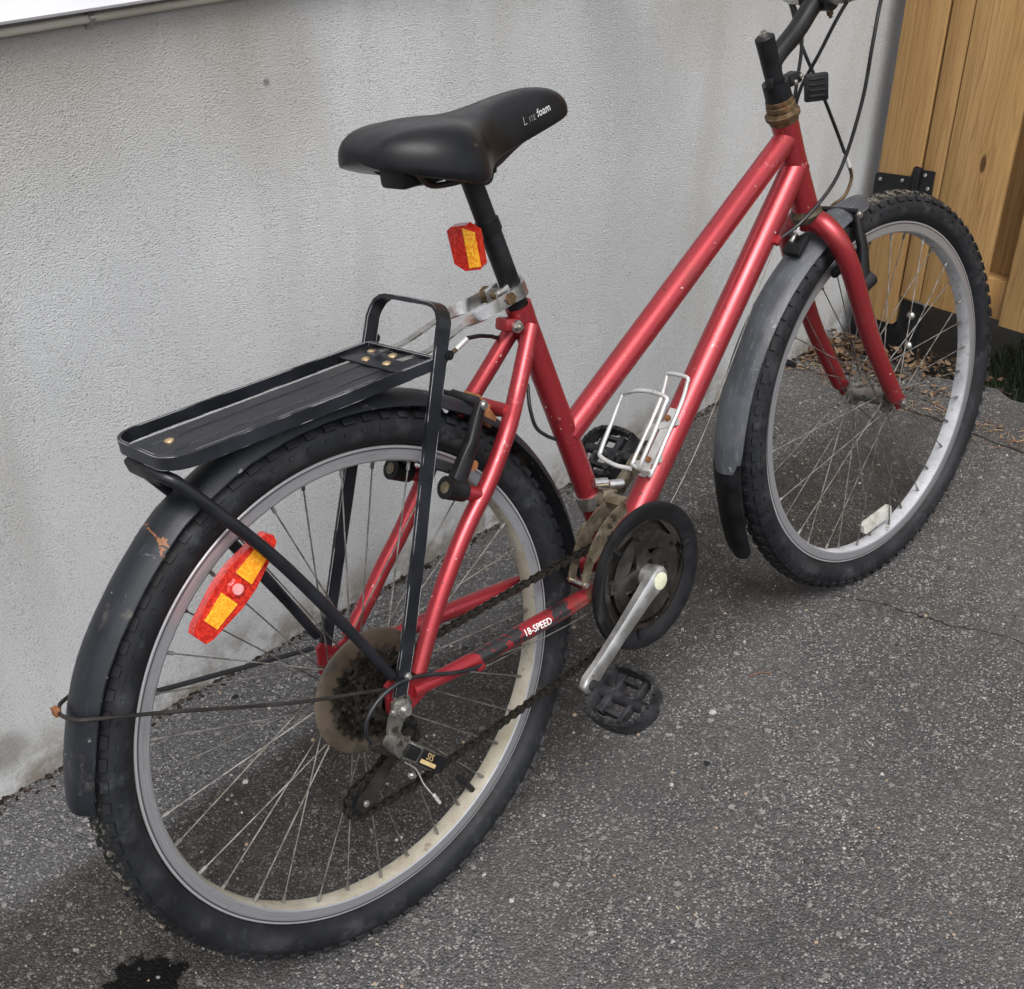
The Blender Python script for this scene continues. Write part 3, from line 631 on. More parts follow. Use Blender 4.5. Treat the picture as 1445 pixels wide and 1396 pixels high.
mb = MB(); mb.tube([(.245, -.036, .262), (.245, .036, .262)], .0085, 16); part('brake_bridge', mb, 'red', frame)
mb = MB(); mb.tube([(.352, -.04, -.025), (.352, .04, -.025)], .007, 14); part('stay_bridge', mb, 'red', frame)
for sg in (-1, 1):
    mb = MB(); poly = [(-.013, -.004), (-.012, .010), (-.010, .030), (-.003, .034), (.004, .030), (.012, .020), (.040, .026), (.048, .016), (.046, -.004), (.03, -.010), (.012, -.017), (-.004, -.018)]
    mb.prism(poly, (1, 0, 0), (0, 0, 1), (0, sg * .0665 + .0025, 0), .005); part('dropout', mb, 'red', frame)
    mb = MB(); mb.cyl((.178, sg * .053, .184), (.148, sg * .051, .202), .0095, .0085); part('brake_boss', mb, 'red', frame)
me_cs = cs_meshes[0].data
lettering('18-SPEED', .0122, (.222, -.057, H - .0135), (1, 0, -.085), (0, .55, 1), 'white_print', frame, me_cs, .00015)
mb = MB(); mb.box((.12, -.073, -.010), .012, .008, .008, None, .002); part('cable_stop', mb, 'red', frame)
mb = MB(); mb.box((.792, -.021, .328), .014, .009, .009, Matrix.Rotation(R(-45), 3, 'Y'), .002); part('cable_stop', mb, 'red', frame)

# ---- wheels
def gear(N, r_root, depth, duty=.5):
    out = []; k = 6
    for i in range(N * k):
        f_ = (i % k) / k; out.append(r_root + depth * (0, 0, .12, .95, .95, .12)[i % k])
    return out
def make_wheel(loc, rot, rimm, tyrem, flr, fll, ph, rear):
    mb = MB()
    a, c = flr, fll
    mb.lathe((0, 0, 0), (0, 1, 0), [(a - .002, .006), (a - .002, .0225), (a + .0015, .0225), (a + .004, .015), (a + .010, .0125), (c - .010, .0125), (c - .004, .015), (c - .0015, .0225), (c + .002, .0225), (c + .002, .006)], 36)
    mb.cyl((0, -.0875 if rear else -.066, 0), (0, .079 if rear else .066, 0), .0048, seg=14)
    wh = mb.build('wheel', 'claw' if not rear else 'dark_steel', bike); wh.location = loc; wh.rotation_euler = rot
    mb = MB()
    prof = [(-.0128, .2850), (-.0118, .2862), (-.0108, .2850), (-.0106, .2775), (.0106, .2775), (.0108, .2850), (.0118, .2862), (.0128, .2850), (.0128, .2705), (.0118, .2688), (.006, .2670), (-.006, .2670), (-.0118, .2688), (-.0128, .2705)]
    mb.lathe((0, 0, 0), (0, 1, 0), prof, 160); mb.build('rim', rimm, wh, ang=28)
    # tyre: carcass plus every tread block
    mb = MB(); tp = []
    for k in range(25):
        t = R(-62) + k * (R(242) - R(-62)) / 24; tp.append((.0242 * math.cos(t) * (.55 if k in (0, 24) else (.8 if k in (1, 23) else 1)), .3062 + .0238 * math.sin(t)))
    mb.lathe((0, 0, 0), (0, 1, 0), tp, 176)
    NT = 84
    for k in range(NT):
        for lat, off, sl_, st_, hh in ((52, 0, .0075, .013, .0038), (-52, .5, .0075, .013, .0038), (18, .5, .0085, .0105, .0036), (-18, 0, .0085, .0105, .0036), (82, .25, .004, .006, .0016), (-82, .75, .004, .006, .0016)):
            an = 2 * math.pi * (k + off) / NT; ca = R(90 - lat); rr_ = .3062 + (.0238 + hh * .35) * math.sin(ca); yy_ = (.0242 + hh * .35) * math.cos(ca)
            nrm = Vector((math.cos(an) * math.sin(ca), math.cos(ca), math.sin(an) * math.sin(ca))); tg = Vector((-math.sin(an), 0, math.cos(an))); la = nrm.cross(tg)
            rot3 = Matrix((la, tg, nrm)).transposed(); js = .85 + .3 * ((k * 7919 + int(lat) * 31) % 17) / 17
            mb.box((math.cos(an) * rr_, yy_, math.sin(an) * rr_), sl_, st_ * js, hh, rot3)
    mb.build('tyre', tyrem, wh, ang=40)
    # spokes: 36, three-cross, four shapes shared by the rest
    for side in (0, 1):
        yf = (flr if side == 0 else fll)
        for dr in (-1, 1):
            for io in (0,):
                lace = R(58) * dr
                a0 = Vector((.0200 * math.cos(lace), yf + (.0025 if dr > 0 else -.0025), .0200 * math.sin(lace))); e0 = Vector((.2675, (-.003 if side == 0 else .003), 0))
                mb = MB(); mb.tube([a0, e0], .00095, 6); dv = (e0 - a0).normalized(); mb.cyl(e0 - dv * .011, e0 + dv * .002, .0022, seg=8, mi=1)
                me = mb.mesh('spoke', ['spoke', 'spoke'])
                for k in range(9):
                    o = link('spoke', me, wh); o.rotation_euler = (0, -(ph + 2 * math.pi * (k * 4 + (0 if dr > 0 else 1) * 2 + side) / 36), 0)
    mb = MB(); va = R(-60.5) if rear else R(150); dv = Vector((math.cos(va), 0, math.sin(va))); mb.tube([dv * .268, dv * .254, dv * .250, dv * .236, dv * .228], [.0042, .0042, .0052, .0052, .003], 10); mb.build('valve', 'black_plastic', wh)
    return wh
rw = make_wheel((0, 0, H), (0, 0, 0), 'rim_rear', 'tyre_rear', -.012, .031, R(4), True)
fh = MF @ Vector((WB, 0, 0))
fw = make_wheel(fh, RS.to_euler(), 'rim_front', 'tyre_front', -.032, .032, R(1.5), False)
# rear spoke reflector: red housing with amber panels
u_ = Vector((.098, 0, .068)).normalized(); v_ = Vector((-.068, 0, .098)).normalized(); c_ = Vector((-.139, -.024, .205))
mb = MB(); L2 = .062
outl = [(-L2, -.009), (-L2 + .008, -.0135), (-.012, -.021), (.012, -.021), (L2 - .014, -.0135), (L2, -.008), (L2 + .003, 0), (L2, .008), (L2 - .014, .0135), (.012, .021), (-.012, .021), (-L2 + .008, .0135), (-L2, .009)]
mb.prism(outl, u_, v_, c_ + Vector((0, 0, 0)), .011)
for s0, s1 in ((.012, .044), (-.044, -.012)): mb.prism([(s0, -.0118 if s0 > 0 else -.009), (s1, -.009 if s0 > 0 else -.0118), (s1, .009 if s0 > 0 else .0118), (s0, .0118 if s0 > 0 else .009)], u_, v_, c_ - Vector((0, -.0105, 0)) + Vector((0, -.0225, 0)) + Vector((0, .0005, 0)), .0013, mi=1)
mb.cyl(c_ + Vector((0, -.011, 0)), c_ + Vector((0, -.0135, 0)), .011, .009, seg=8); mb.cyl(c_ + Vector((0, -.013, 0)), c_ + Vector((0, -.016, 0)), .0058, seg=16, mi=2)
tag(mb.build('spoke_reflector', ['reflector_red', 'reflector_amber', 'pink'], rw, ang=20), 'long red spoke reflector with two amber panels')
# front spoke reflector, clear, near the bottom of the wheel
cx_, cz_ = .02, -.238
u_ = Vector((1, 0, .10)).normalized(); v_ = Vector((-.10, 0, 1)).normalized()
mb = MB(); mb.prism([(-.04, -.007), (-.034, -.012), (.034, -.012), (.04, -.007), (.04, .007), (.034, .012), (-.034, .012), (-.04, .007)], u_, v_, (cx_, .004, cz_), .007); mb.prism([(-.034, -.008), (.034, -.008), (.034, .008), (-.034, .008)], u_, v_, (cx_, -.0028, cz_), .0012)
tag(mb.build('spoke_reflector', 'reflector_clear', fw), 'small clear white spoke reflector')

# ---- freewheel, chain, derailleurs
mb = MB(); mb.lathe((0, -.022, 0), (0, -1, 0), [(0, .012), (0, .017), (.032, .017), (.034, .012)], 24)
fwl = part('freewheel', mb, 'dark_steel')
for i, N in enumerate((28, 24, 21, 18, 16, 14)):
    r0 = .0127 / (2 * math.sin(math.pi / N)); g_ = gear(N, r0 - .0042, .0062); mb = MB(); mb.plate(g_, [max(.016, r0 - .014)] * len(g_), (0, 0, 0), (0, 1, 0), -.0225 - i * .0054, -.0243 - i * .0054); part('cog', mb, 'cog', fwl, smooth=False)
mb = MB(); mb.lathe((0, -.0165, 0), (0, -1, 0), [(0, .022), (.001, .062), (.003, .073), (.0015, .076), (-.001, .0745), (-.0015, .06), (-.0015, .022)], 64); part('spoke_protector', mb, 'disc', fwl)
for sg in (-1, 1):
    bolt(bike, (0, -.0772, 0) if sg < 0 else (0, .0705, 0), (0, sg, 0), .0092, .007, 'steel', 'axle_nut')
    mb = MB(); mb.cyl((0, -.0755 if sg < 0 else .069, 0), (0, -.0775 if sg < 0 else .0707, 0), .0115, seg=20); part('washer', mb, 'steel')
# crankset
crk = MB(); crk.cyl((BBX, -.072, BBZ), (BBX, .072, BBZ), .0085); crank = part('crankset', crk, 'dark_steel')
O_ = (BBX, 0, BBZ); YA = (0, 1, 0)
for N, y0, mt in ((48, -.0545, 'dark_steel'), (38, -.0470, 'dark_steel'), (28, -.0395, 'dark_steel')):
    r0 = .0127 / (2 * math.sin(math.pi / N)); g_ = gear(N, r0 - .0045, .0065); n = len(g_)
    inn = [(r0 - .024) + .004 * math.cos(5 * 2 * math.pi * k / n) for k in range(n)]; mb = MB(); mb.plate(g_, inn, O_, YA, y0 - .0011, y0 + .0011); part('chainring', mb, mt, crank, ang=25)
mb = MB(); mb.lathe(O_, YA, [(-.0570, .0790), (-.0590, .0825), (-.0615, .089), (-.0640, .097), (-.0625, .1025), (-.0570, .1035), (-.0560, .101), (-.0585, .096), (-.0570, .086), (-.0555, .0790)], 80); guard = part('chain_guard', mb, 'black_plastic', crank)
for a in (12, 132, 252):
    d_ = Vector((math.cos(R(a)), 0, math.sin(R(a)))); mb = MB(); mb.box(Vector(O_) + d_ * .082 + Vector((0, -.061, 0)), .016, .005, .007, Matrix.Rotation(-R(a), 3, 'Y'), .001); part('guard_tab', mb, 'black_plastic', crank)
mb = MB()
for k in range(5):
    a = R(207 + 36 + 72 * k); d_ = Vector((math.cos(a), 0, math.sin(a))); s_ = Vector((-d_.z, 0, d_.x)); o_ = Vector((BBX, -.056, BBZ))
    mb.add([o_ + d_ * r_ + s_ * w_ * q_ + Vector((0, yo, 0)) for r_, w_ in ((.012, .017), (.03, .013), (.055, .0095), (.070, .008)) for q_, yo in ((-1, .004), (-1, -.003), (1, -.003), (1, .004))],
           [(i * 4 + j, i * 4 + (j + 1) % 4, i * 4 + 4 + (j + 1) % 4, i * 4 + 4 + j) for i in range(3) for j in range(4)] + [(12, 13, 14, 15)])
part('spider', mb, 'dark_steel', crank)
mb = MB(); mb.plate([.064] * 80, [.046 - .008 * abs(math.cos(2.5 * 2 * math.pi * k / 80)) for k in range(80)], O_, YA, -.0585, -.0570); part('spider_ring', mb, 'dark_steel', crank)
for k in range(5):
    a = R(243 + 72 * k); bolt(crank, (BBX + .062 * math.cos(a), -.0595, BBZ + .062 * math.sin(a)), (0, -1, 0), .0042, .002, 'dark_steel', 'chainring_bolt', seg=14)
rsec = [(.5, .32), (.32, .5), (-.32, .5), (-.5, .32), (-.5, -.32), (-.32, -.5), (.32, -.5), (.5, -.32)]
PR, PL = Vector((.276, 0, -.111)), Vector((2 * BBX - .276, 0, 2 * BBZ + .111))
for sg, pe, mt in ((-1, PR, 'alloy'), (1, PL, 'brass')):
    c0 = Vector((BBX, sg * .073, BBZ)); c1 = Vector((pe.x, sg * .087, pe.z)); dv = (c1 - c0).normalized()
    path = [c0 - dv * .018, c0 - dv * .012, c0, c0 + dv * .03, c0 + dv * .09, c1 - dv * .022, c1, c1 + dv * .011, c1 + dv * .0135]
    mb = MB(); mb.sweep(path, rsec, Vector((0, 1, 0)).cross(dv), scale=[(.016, .014), (.028, .018), (.033, .02), (.027, .0165), (.0225, .0135), (.022, .0125), (.026, .0135), (.018, .012), (.008, .009)])
    if sg < 0: mb.cyl((BBX, -.05, BBZ), (BBX, -.076, BBZ), .0175, .0165, seg=28)
    arm = part('crank_arm', mb, mt, crank, ang=50)
    mb = MB(); mb.lathe((BBX, sg * .0825, BBZ), (0, sg, 0), [(0, .0125), (.0015, .0122), (.0024, .0085), (.0028, .0001)], 24, closed=False)
    cp = part('crank_cap', mb, 'cap', crank)
# pedals
def pedal(c, sg, ang):
    u = Vector((math.cos(ang), 0, math.sin(ang))); v = Vector((0, sg, 0)); nn_ = u.cross(v)
    def T(a, b_, d=0): return c + u * a + v * b_ + nn_ * d
    mb = MB(); mb.tube([T(0, -.013), T(0, .0), T(0, .012), T(0, .05), T(0, .088)], [.0065, .0075, .0095, .0085, .0075], 14); mb.box(T(0, .030), .058, .011, .015, Matrix((u, v, nn_)).transposed(), .002); mb.box(T(0, .064), .062, .008, .013, Matrix((u, v, nn_)).transposed(), .002)
    pd = part('pedal', mb, 'pedal')
    ring = catmull([T(-.028, .012), T(-.034, .016), T(-.038, .035), T(-.037, .060), T(-.028, .082), T(-.010, .092), T(.010, .092), T(.028, .082), T(.037, .060), T(.038, .035), T(.034, .016), T(.028, .012)], 4, True)
    mb = MB(); mb.sweep(ring, [(.0035, .010), (-.0025, .010), (-.0025, -.010), (.0035, -.010)], [(q_ - T(0, .05)) for q_ in ring], closed=True)
    for i, q_ in enumerate(ring[::2]):
        mb.box(q_ + nn_ * .0105, .0055, .004, .004, Matrix.Rotation(i * .7, 3, 'Y')); mb.box(q_ - nn_ * .0105, .0055, .004, .004, Matrix.Rotation(i * .7, 3, 'Y'))
    for a in (-1, 1): mb.box(T(a * .023, .048), .006, .03, .013, Matrix((u, v, nn_)).transposed(), .001)
    part('pedal_cage', mb, 'pedal', pd)
    for a in (-1, 1):
        mb = MB(); mb.box(T(a * .0395, .05), .003, .034, .012, Matrix((u, v, nn_)).transposed(), .001); part('pedal_reflector', mb, 'rubber', pd)
pedal(Vector((PR.x, -.100, PR.z)), -1, R(27)); pedal(Vector((PL.x, .100, PL.z)), 1, R(38))
# chain
yc, yr = -.047, -.0388
JU, JL = Vector((.018, yr, -.064)), Vector((-.052, yr, -.114))
pth = []
rc = .0127 / (2 * math.sin(math.pi / 38)); rf = .0127 / (2 * math.sin(math.pi / 18))
for a in range(96, -105, -8): pth.append(Vector((BBX + rc * math.cos(R(a)), yc, BBZ + rc * math.sin(R(a)))))
pth += [Vector((.29, yc + .002, -.116)), Vector((.15, yc + .005, -.128)), Vector((.02, yr, -.137))]
for a in range(-75, -271, -25): pth.append(JL + Vector((.021 * math.cos(R(a)), 0, .021 * math.sin(R(a)))))
pth += [Vector((-.018, yr, -.086))]
for a in range(-60, 61, 30): pth.append(JU + Vector((.021 * math.cos(R(a)), 0, .021 * math.sin(R(a)))))
for a in range(-105, -271, -25): pth.append(Vector((rf * math.cos(R(a)), yr, rf * math.sin(R(a)))))
pth += [Vector((.15, yr - .003, .040)), Vector((.30, yc + .003, .042))]
cv = catmull(pth, 8, True); tot = sum((cv[i] - cv[i - 1]).length for i in range(len(cv))); NL = round(tot / .0127); stepL = tot / NL
pts = []; acc = 0; need = 0
for i in range(len(cv)):
    a, b_ = cv[i], cv[(i + 1) % len(cv)]; L = (b_ - a).length
    while need <= acc + L + 1e-9 and len(pts) < NL: pts.append(a.lerp(b_, (need - acc) / L if L else 0)); need += stepL
    acc += L
mb = MB()
for p in pts: mb.cyl(p + Vector((0, -.0034, 0)), p + Vector((0, .0034, 0)), .0026, seg=8)
chain = part('chain', mb, 'dark_steel')
def linkmesh(yo):
    mb = MB(); L = stepL; out = []
    for i in range(7): a = R(90 + 180 * i / 6); out.append((-L / 2 + .0042 * math.cos(a), .0042 * math.sin(a)))
    out.append((0, -.0024))
    for i in range(7): a = R(-90 + 180 * i / 6); out.append((L / 2 + .0042 * math.cos(a), .0042 * math.sin(a)))
    out.append((0, .0024))
    for s_ in (-1, 1): mb.prism(out, (1, 0, 0), (0, 0, 1), (0, s_ * yo + .0005, 0), .001)
    return mb.mesh('link', 'cog', ang=25)
lm = (linkmesh(.0021), linkmesh(.0037))
for i, p in enumerate(pts):
    q_ = pts[(i + 1) % len(pts)]; d_ = q_ - p; o = link('link', lm[i % 2], chain); yv = Vector((0, 1, 0)); xv = d_.normalized(); zv = xv.cross(yv).normalized(); yv = zv.cross(xv)
    o.matrix_basis = TH @ Matrix.Translation((p + q_) / 2) @ Matrix((xv, yv, zv)).transposed().to_4x4()
# rear derailleur
mb = MB(); out = [(-.012, .002), (-.010, .012), (0, .0155), (.012, .012), (.0155, 0), (.010, -.012), (.000, -.017), (-.006, -.026), (-.008, -.040), (-.024, -.040), (-.023, -.020), (-.018, -.006)]
mb.prism(out, (1, 0, 0), (0, 0, 1), (0, -.0725, 0), .004); rd = part('rear_derailleur', mb, 'claw')
rd.name = 'derailleur'
bolt(rd, (-.012, -.0765, .002), (0, -1, 0), .0045, .003, 'steel')
ba = Vector((-.018, -.088, -.036)); bb_ = Vector((.046, -.080, -.108)); bd = (bb_ - ba).normalized(); bn = Vector((0, -1, 0)); bw_ = bd.cross(bn).normalized(); bn = bw_.cross(bd); rotb = Matrix((bd, bn, bw_)).transposed()
mb = MB(); mb.cyl(ba + Vector((0, .016, 0)), ba + Vector((0, -.006, 0)), .0125, .0115, seg=24); mb.box(ba + bd * .036, .058, .016, .021, rotb, .003); part('derailleur_body', mb, 'claw', rd)
mb = MB(); mb.box(ba + bd * .014 + bn * .0075, .024, .006, .016, rotb, .0028); mb.box(ba + bd * .046 + bn * .0082, .034, .003, .0185, rotb, .001); mb.box(ba + bd * .072, .016, .018, .020, rotb, .004); panel = part('derailleur_cover', mb, 'black_plastic', rd)
pc = ba + bd * .046 + bn * .0099
mb = MB(); mb.box(pc + bw_ * .0042, .029, .0006, .0048, rotb); part('gold_stripe', mb, 'gold_print', rd)
lettering('SIS', .0115, pc - bw_ * .0032 - bd * .002 + Vector((0, 0, H)), bd, -bw_, 'gold_print', rd, None, .0, .0004)
for yo in (.0062, -.0062):
    mb = MB(); dv = (JL - JU).normalized(); sv = Vector((-dv.z, 0, dv.x)); out = []
    for t_, w_ in ((-.012, .007), (.0, .0105), (.03, .0075), (.065, .010), (.085, .0125), (.097, .008)): out.append((t_, w_))
    for t_, w_ in ((.097, -.008), (.085, -.012), (.065, -.009), (.03, -.007), (.0, -.0105), (-.012, -.007)): out.append((t_, w_))
    mb.prism(out, dv, sv, JU + Vector((0, yo, 0)), .0016 * (1 if yo > 0 else -1)); part('derailleur_cage', mb, 'dark_steel', rd)
for J in (JU, JL):
    g_ = gear(11, .0165, .0055); mb = MB(); mb.plate(g_, [.004] * len(g_), (J.x, 0, J.z), YA, J.y - .0035, J.y + .0035); part('jockey_wheel', mb, 'black_plastic', rd, ang=25)
    bolt(rd, J + Vector((0, -.008, 0)), (0, -1, 0), .004, .002, 'steel', seg=14)
bolt(rd, (-.008, -.082, -.083), (0, -1, 0), .0045, .004, 'chrome_dull')
mb = MB(); mb.tube(catmull([(-.036, -.073, -.028), (-.046, -.074, -.026), (-.03, -.073, -.042), (-.012, -.076, -.056)], 5), .0045, 8); part('cable_anchor', mb, 'dark_steel', rd)
# loose cable end
mb = MB(); mb.tube(catmull([(.002, -.06, -.083), (.018, -.055, -.105), (.028, -.05, -.135), (.044, -.045, -.168)], 6), .0009, 6); mb.tube([(.042, -.0455, -.162), (.050, -.043, -.180)], .0022, 8, mi=1); part('cable_end', mb, ['ferrule', 'ferrule'], rd)
# front derailleur
mb = MB(); mb.lathe(stp(.072), ST_AX, [(0, .0160), (0, .0186), (.020, .0186), (.020, .0160)], 24)
fd = part('front_derailleur', mb, 'steel'); fd.name = 'derailleur'
mb = MB(); mb.box((.404, -.023, .084), .026, .012, .022, Matrix.Rotation(R(20), 3, 'Y'), .002); mb.box((.397, -.028, .058), .020, .014, .04, Matrix.Rotation(R(25), 3, 'Y'), .002); part('derailleur_body', mb, 'brass', fd)
mb = MB(); mb.cyl((.412, -.020, .098), (.432, -.026, .094), .0062, seg=12); mb.cyl((.384, -.022, .112), (.402, -.028, .108), .0058, seg=12); part('limit_screw', mb, 'chrome_dull', fd)
for yo, xo in ((-.0585, .0), (-.034, 0)):
    mb = MB(); out = []; inn = []
    for i in range(9):
        a = R(104 + 58 * i / 8); ro = .127 + .004 * math.sin(i * .4); ri = .1085 + (.006 if i > 5 else 0); out.append((BBX + ro * math.cos(a), BBZ + ro * math.sin(a))); inn.append((BBX + ri * math.cos(a), BBZ + ri * math.sin(a)))
    mb.prism(out + inn[::-1], (1, 0, 0), (0, 0, 1), (xo, yo, 0), .0018); part('derailleur_cage', mb, 'brass', fd)
mb = MB(); mb.cyl((BBX - .114, -.0625, BBZ + .039), (BBX - .114, -.031, BBZ + .039), .0035, seg=12); part('cage_bridge', mb, 'chrome_dull', fd)
mb = MB(); mb.box((BBX - .032, -.046, BBZ + .123), .018, .0265, .002, Matrix.Rotation(R(-14), 3, 'Y')); part('cage_bridge', mb, 'brass', fd)

# ---- fenders (curved channel cut along an arc)
def fender(cx, cz, a0, a1, rfun, halfw, arch, mat_, front, n=60, name='fender'):
    mb = MB(); m_ = 9; N = n + 1; vs_ = []; th = .0016
    for lay in (0, 1):
        for i in range(N):
            a = a0 + (a1 - a0) * i / n; r_ = rfun(i / n); wv = halfw(i / n)
            for j in range(m_):
                t = -1 + 2 * j / (m_ - 1); rr_ = r_ - arch * (abs(t) ** 2.4) - th * lay
                vs_.append(Vector((cx + rr_ * math.cos(a), t * wv, cz + rr_ * math.sin(a))))
    fs = []; o2 = N * m_
    for i in range(n):
        for j in range(m_ - 1):
            k = i * m_ + j; fs.append((k, k + 1, k + m_ + 1, k + m_)); fs.append((o2 + k, o2 + k + m_, o2 + k + m_ + 1, o2 + k + 1))
    for i in range(n):
        for j in (0, m_ - 1): k = i * m_ + j; fs.append((k, k + m_, o2 + k + m_, o2 + k))
    for i in (0, n):
        for j in range(m_ - 1): k = i * m_ + j; fs.append((k, k + 1, o2 + k + 1, o2 + k))
    mb.add(vs_, fs); return part(name, mb, mat_, bike, front)
kink = lambda t: .3495 + .0028 * math.sin(t * 9) + (.004 * (abs(((t - .60) / .13) % 1 - .5) - .25) if .60 < t < .99 else 0) - .004 * max(0, min(1, (t - .70) / .04)) * (1 if t < .86 else max(0, 1 - (t - .86) * 5))
rfen = fender(0, 0, R(-2), R(173.5), kink, lambda t: .0295 if t < .96 else .0295 - .006 * ((t - .96) / .04) ** 2, .0135, 'fender', False, 90)
tag(rfen, 'scuffed black rear fender with a rusty split')
ffr = lambda t: .3445 + .028 * max(0, (t - .25) / .75) ** 1.3
ffen = fender(WB, 0, R(97), R(180.5), ffr, lambda t: min(.0285, .019 + .25 * t) if t < .9 else .0285 - .008 * ((t - .9) / .1) ** 3, .011, 'fender_grey', True, 60)
tag(ffen, 'faded grey front fender with a black flap')
mb = MB(); N = 14; vs_ = []
for lay in (0, 1):
    for i in range(N + 1):
        t = i / N; z_ = .012 - .172 * t; xb = WB - .3685 - .004 * t + .03 * t * t - lay * -.0018; hw = .0265 - .0025 * t - (.012 * max(0, (t - .88) / .12) ** 2)
        for j in range(7): q_ = -1 + j / 3; vs_.append(Vector((xb + .008 * abs(q_) ** 2.2, q_ * hw, z_)))
fs = []; o2 = (N + 1) * 7
for i in range(N):
    for j in range(6): k = i * 7 + j; fs += [(k, k + 1, k + 8, k + 7), (o2 + k, o2 + k + 7, o2 + k + 8, o2 + k + 1)]
    for j in (0, 6): k = i * 7 + j; fs.append((k, k + 7, o2 + k + 7, o2 + k))
for i in (0, N):
    for j in range(6): k = i * 7 + j; fs.append((k, k + 1, o2 + k + 1, o2 + k))
mb.add(vs_, fs); part('mud_flap', mb, 'black_plastic', ffen, True)
mb = MB(); mb.box((.868, 0, .300), .034, .03, .012, Matrix.Rotation(R(-42), 3, 'Y'), .003); part('fender_bracket', mb, 'black_plastic', ffen, True)
mb = MB(); mb.cyl((.874, 0, .325), (.852, -.004, .309), .003, seg=10); mb.cyl((.868, -.001, .321), (.862, -.002, .3165), .0085, seg=6); part('fender_bolt', mb, 'chrome_dull', ffen, True, ang=30)
mb = MB(); mb.tube(catmull([(-.305, .034, .139), (-.3185, .026, .1395), (-.3255, .012, .140), (-.3262, 0, .1405), (-.3225, -.018, .1425), (-.312, -.032, .143), (-.235, -.042, .113), (-.12, -.058, .066), (-.012, -.071, .030)], 5), .0021, 8); part('fender_stay', mb, 'dark_steel', rfen)
mb = MB(); mb.tube(catmull([(-.302, .034, .130), (-.24, .045, .098), (-.12, .058, .062), (-.012, .071, .030)], 5), .003, 8); part('fender_stay', mb, 'cable', rfen)
mb = MB(); mb.box((-.3275, .014, .141), .006, .010, .009, None, .001); part('stay_clip', mb, 'brown_rust', rfen)
mb = MB(); mb.box((.236, 0, .268), .004, .026, .045, Matrix.Rotation(R(-38), 3, 'Y'), .001); part('fender_bracket', mb, 'brown_rust', rfen)

# ---- rear rack
rk = MB(); hp = []
for sg in (-1, 1):
    leg = [Vector((.002, sg * .0735, .012)), Vector((.022, sg * .0735, .062)), Vector((.062, sg * .0705, .168)), Vector((.104, sg * .066, .280)), Vector((.147, sg * .062, .393))]
    cor = [Vector((.1475 + .011 * math.sin(R(a)), sg * (.062 - .024 + .024 * math.cos(R(a))), .393 + .024 * math.sin(R(a)) * .95)) for a in (22, 45, 68, 90)]
    hp.append(leg + cor)
path = hp[0] + hp[1][::-1]
rk.sweep(path, [(.0085, .0024), (-.0085, .0024), (-.0085, -.0024), (.0085, -.0024)], Vector((.934, 0, -.357)))
rack = part('rear_rack', rk, 'rack_black', ang=25); rack.name = 'luggage_rack'
ZR = .3605
cr_ = [(.135, -.060)] + [(-.156 - .030 * math.sin(R(a)), -.030 - .030 * math.cos(R(a))) for a in range(0, 91, 10)] + [(-.156 - .030 * math.sin(R(a)), .033 - .030 * math.cos(R(a))) for a in range(90, 181, 10)] + [(.135, .062)]
mb = MB(); mb.sweep([Vector((a, b_, ZR)) for a, b_ in cr_], [(.0068, .0018), (-.0068, .0018), (-.0068, -.0018), (.0068, -.0018)], Vector((0, 0, 1)))
mb.box((.134, 0, ZR), .004, .116, .0136); part('rack_rail', mb, 'rack_black', rack, ang=35)
mb = MB(); seccs = [(-.043, .000), (-.041, .0022), (-.026, .0022), (-.0245, .0032), (-.0105, .0032), (-.009, .0022), (.009, .0022), (.0105, .0032), (.0245, .0032), (.026, .0022), (.034, .0022), (.036, 0), (.036, -.002), (-.043, -.002)]
n = len(seccs); xs_ = (-.1835, .1315)
mb.add([Vector((xx, a, ZR - .001 + b_)) for xx in xs_ for a, b_ in seccs], [(k, (k + 1) % n, n + (k + 1) % n, n + k) for k in range(n)] + [tuple(range(n)), tuple(range(2 * n - 1, n - 1, -1))]); part('rack_platform', mb, 'rack_black', rack, ang=25)
mb = MB(); mb.box((.108, 0, ZR + .0025), .042, .112, .0022, None, .0005); part('rack_front_plate', mb, 'rack_black', rack, ang=25)
for xx, yy in ((-.152, .004), (.098, .018), (.100, -.017), (.120, -.002), (.118, .034)):
    mb = MB(); mb.lathe((xx, yy, ZR + (.0034 if xx > 0 else .0012)), (0, 0, 1), [(0, .0052), (.0014, .0048), (.0024, .0028), (.0027, .0001)], 14, closed=False); part('rivet', mb, 'rivet', rack)
mb = MB(); mb.box((-.183, 0, ZR - .0165), .014, .066, .017, Matrix.Rotation(R(-14), 3, 'Y'), .004); part('rack_end_block', mb, 'black_plastic', rack)
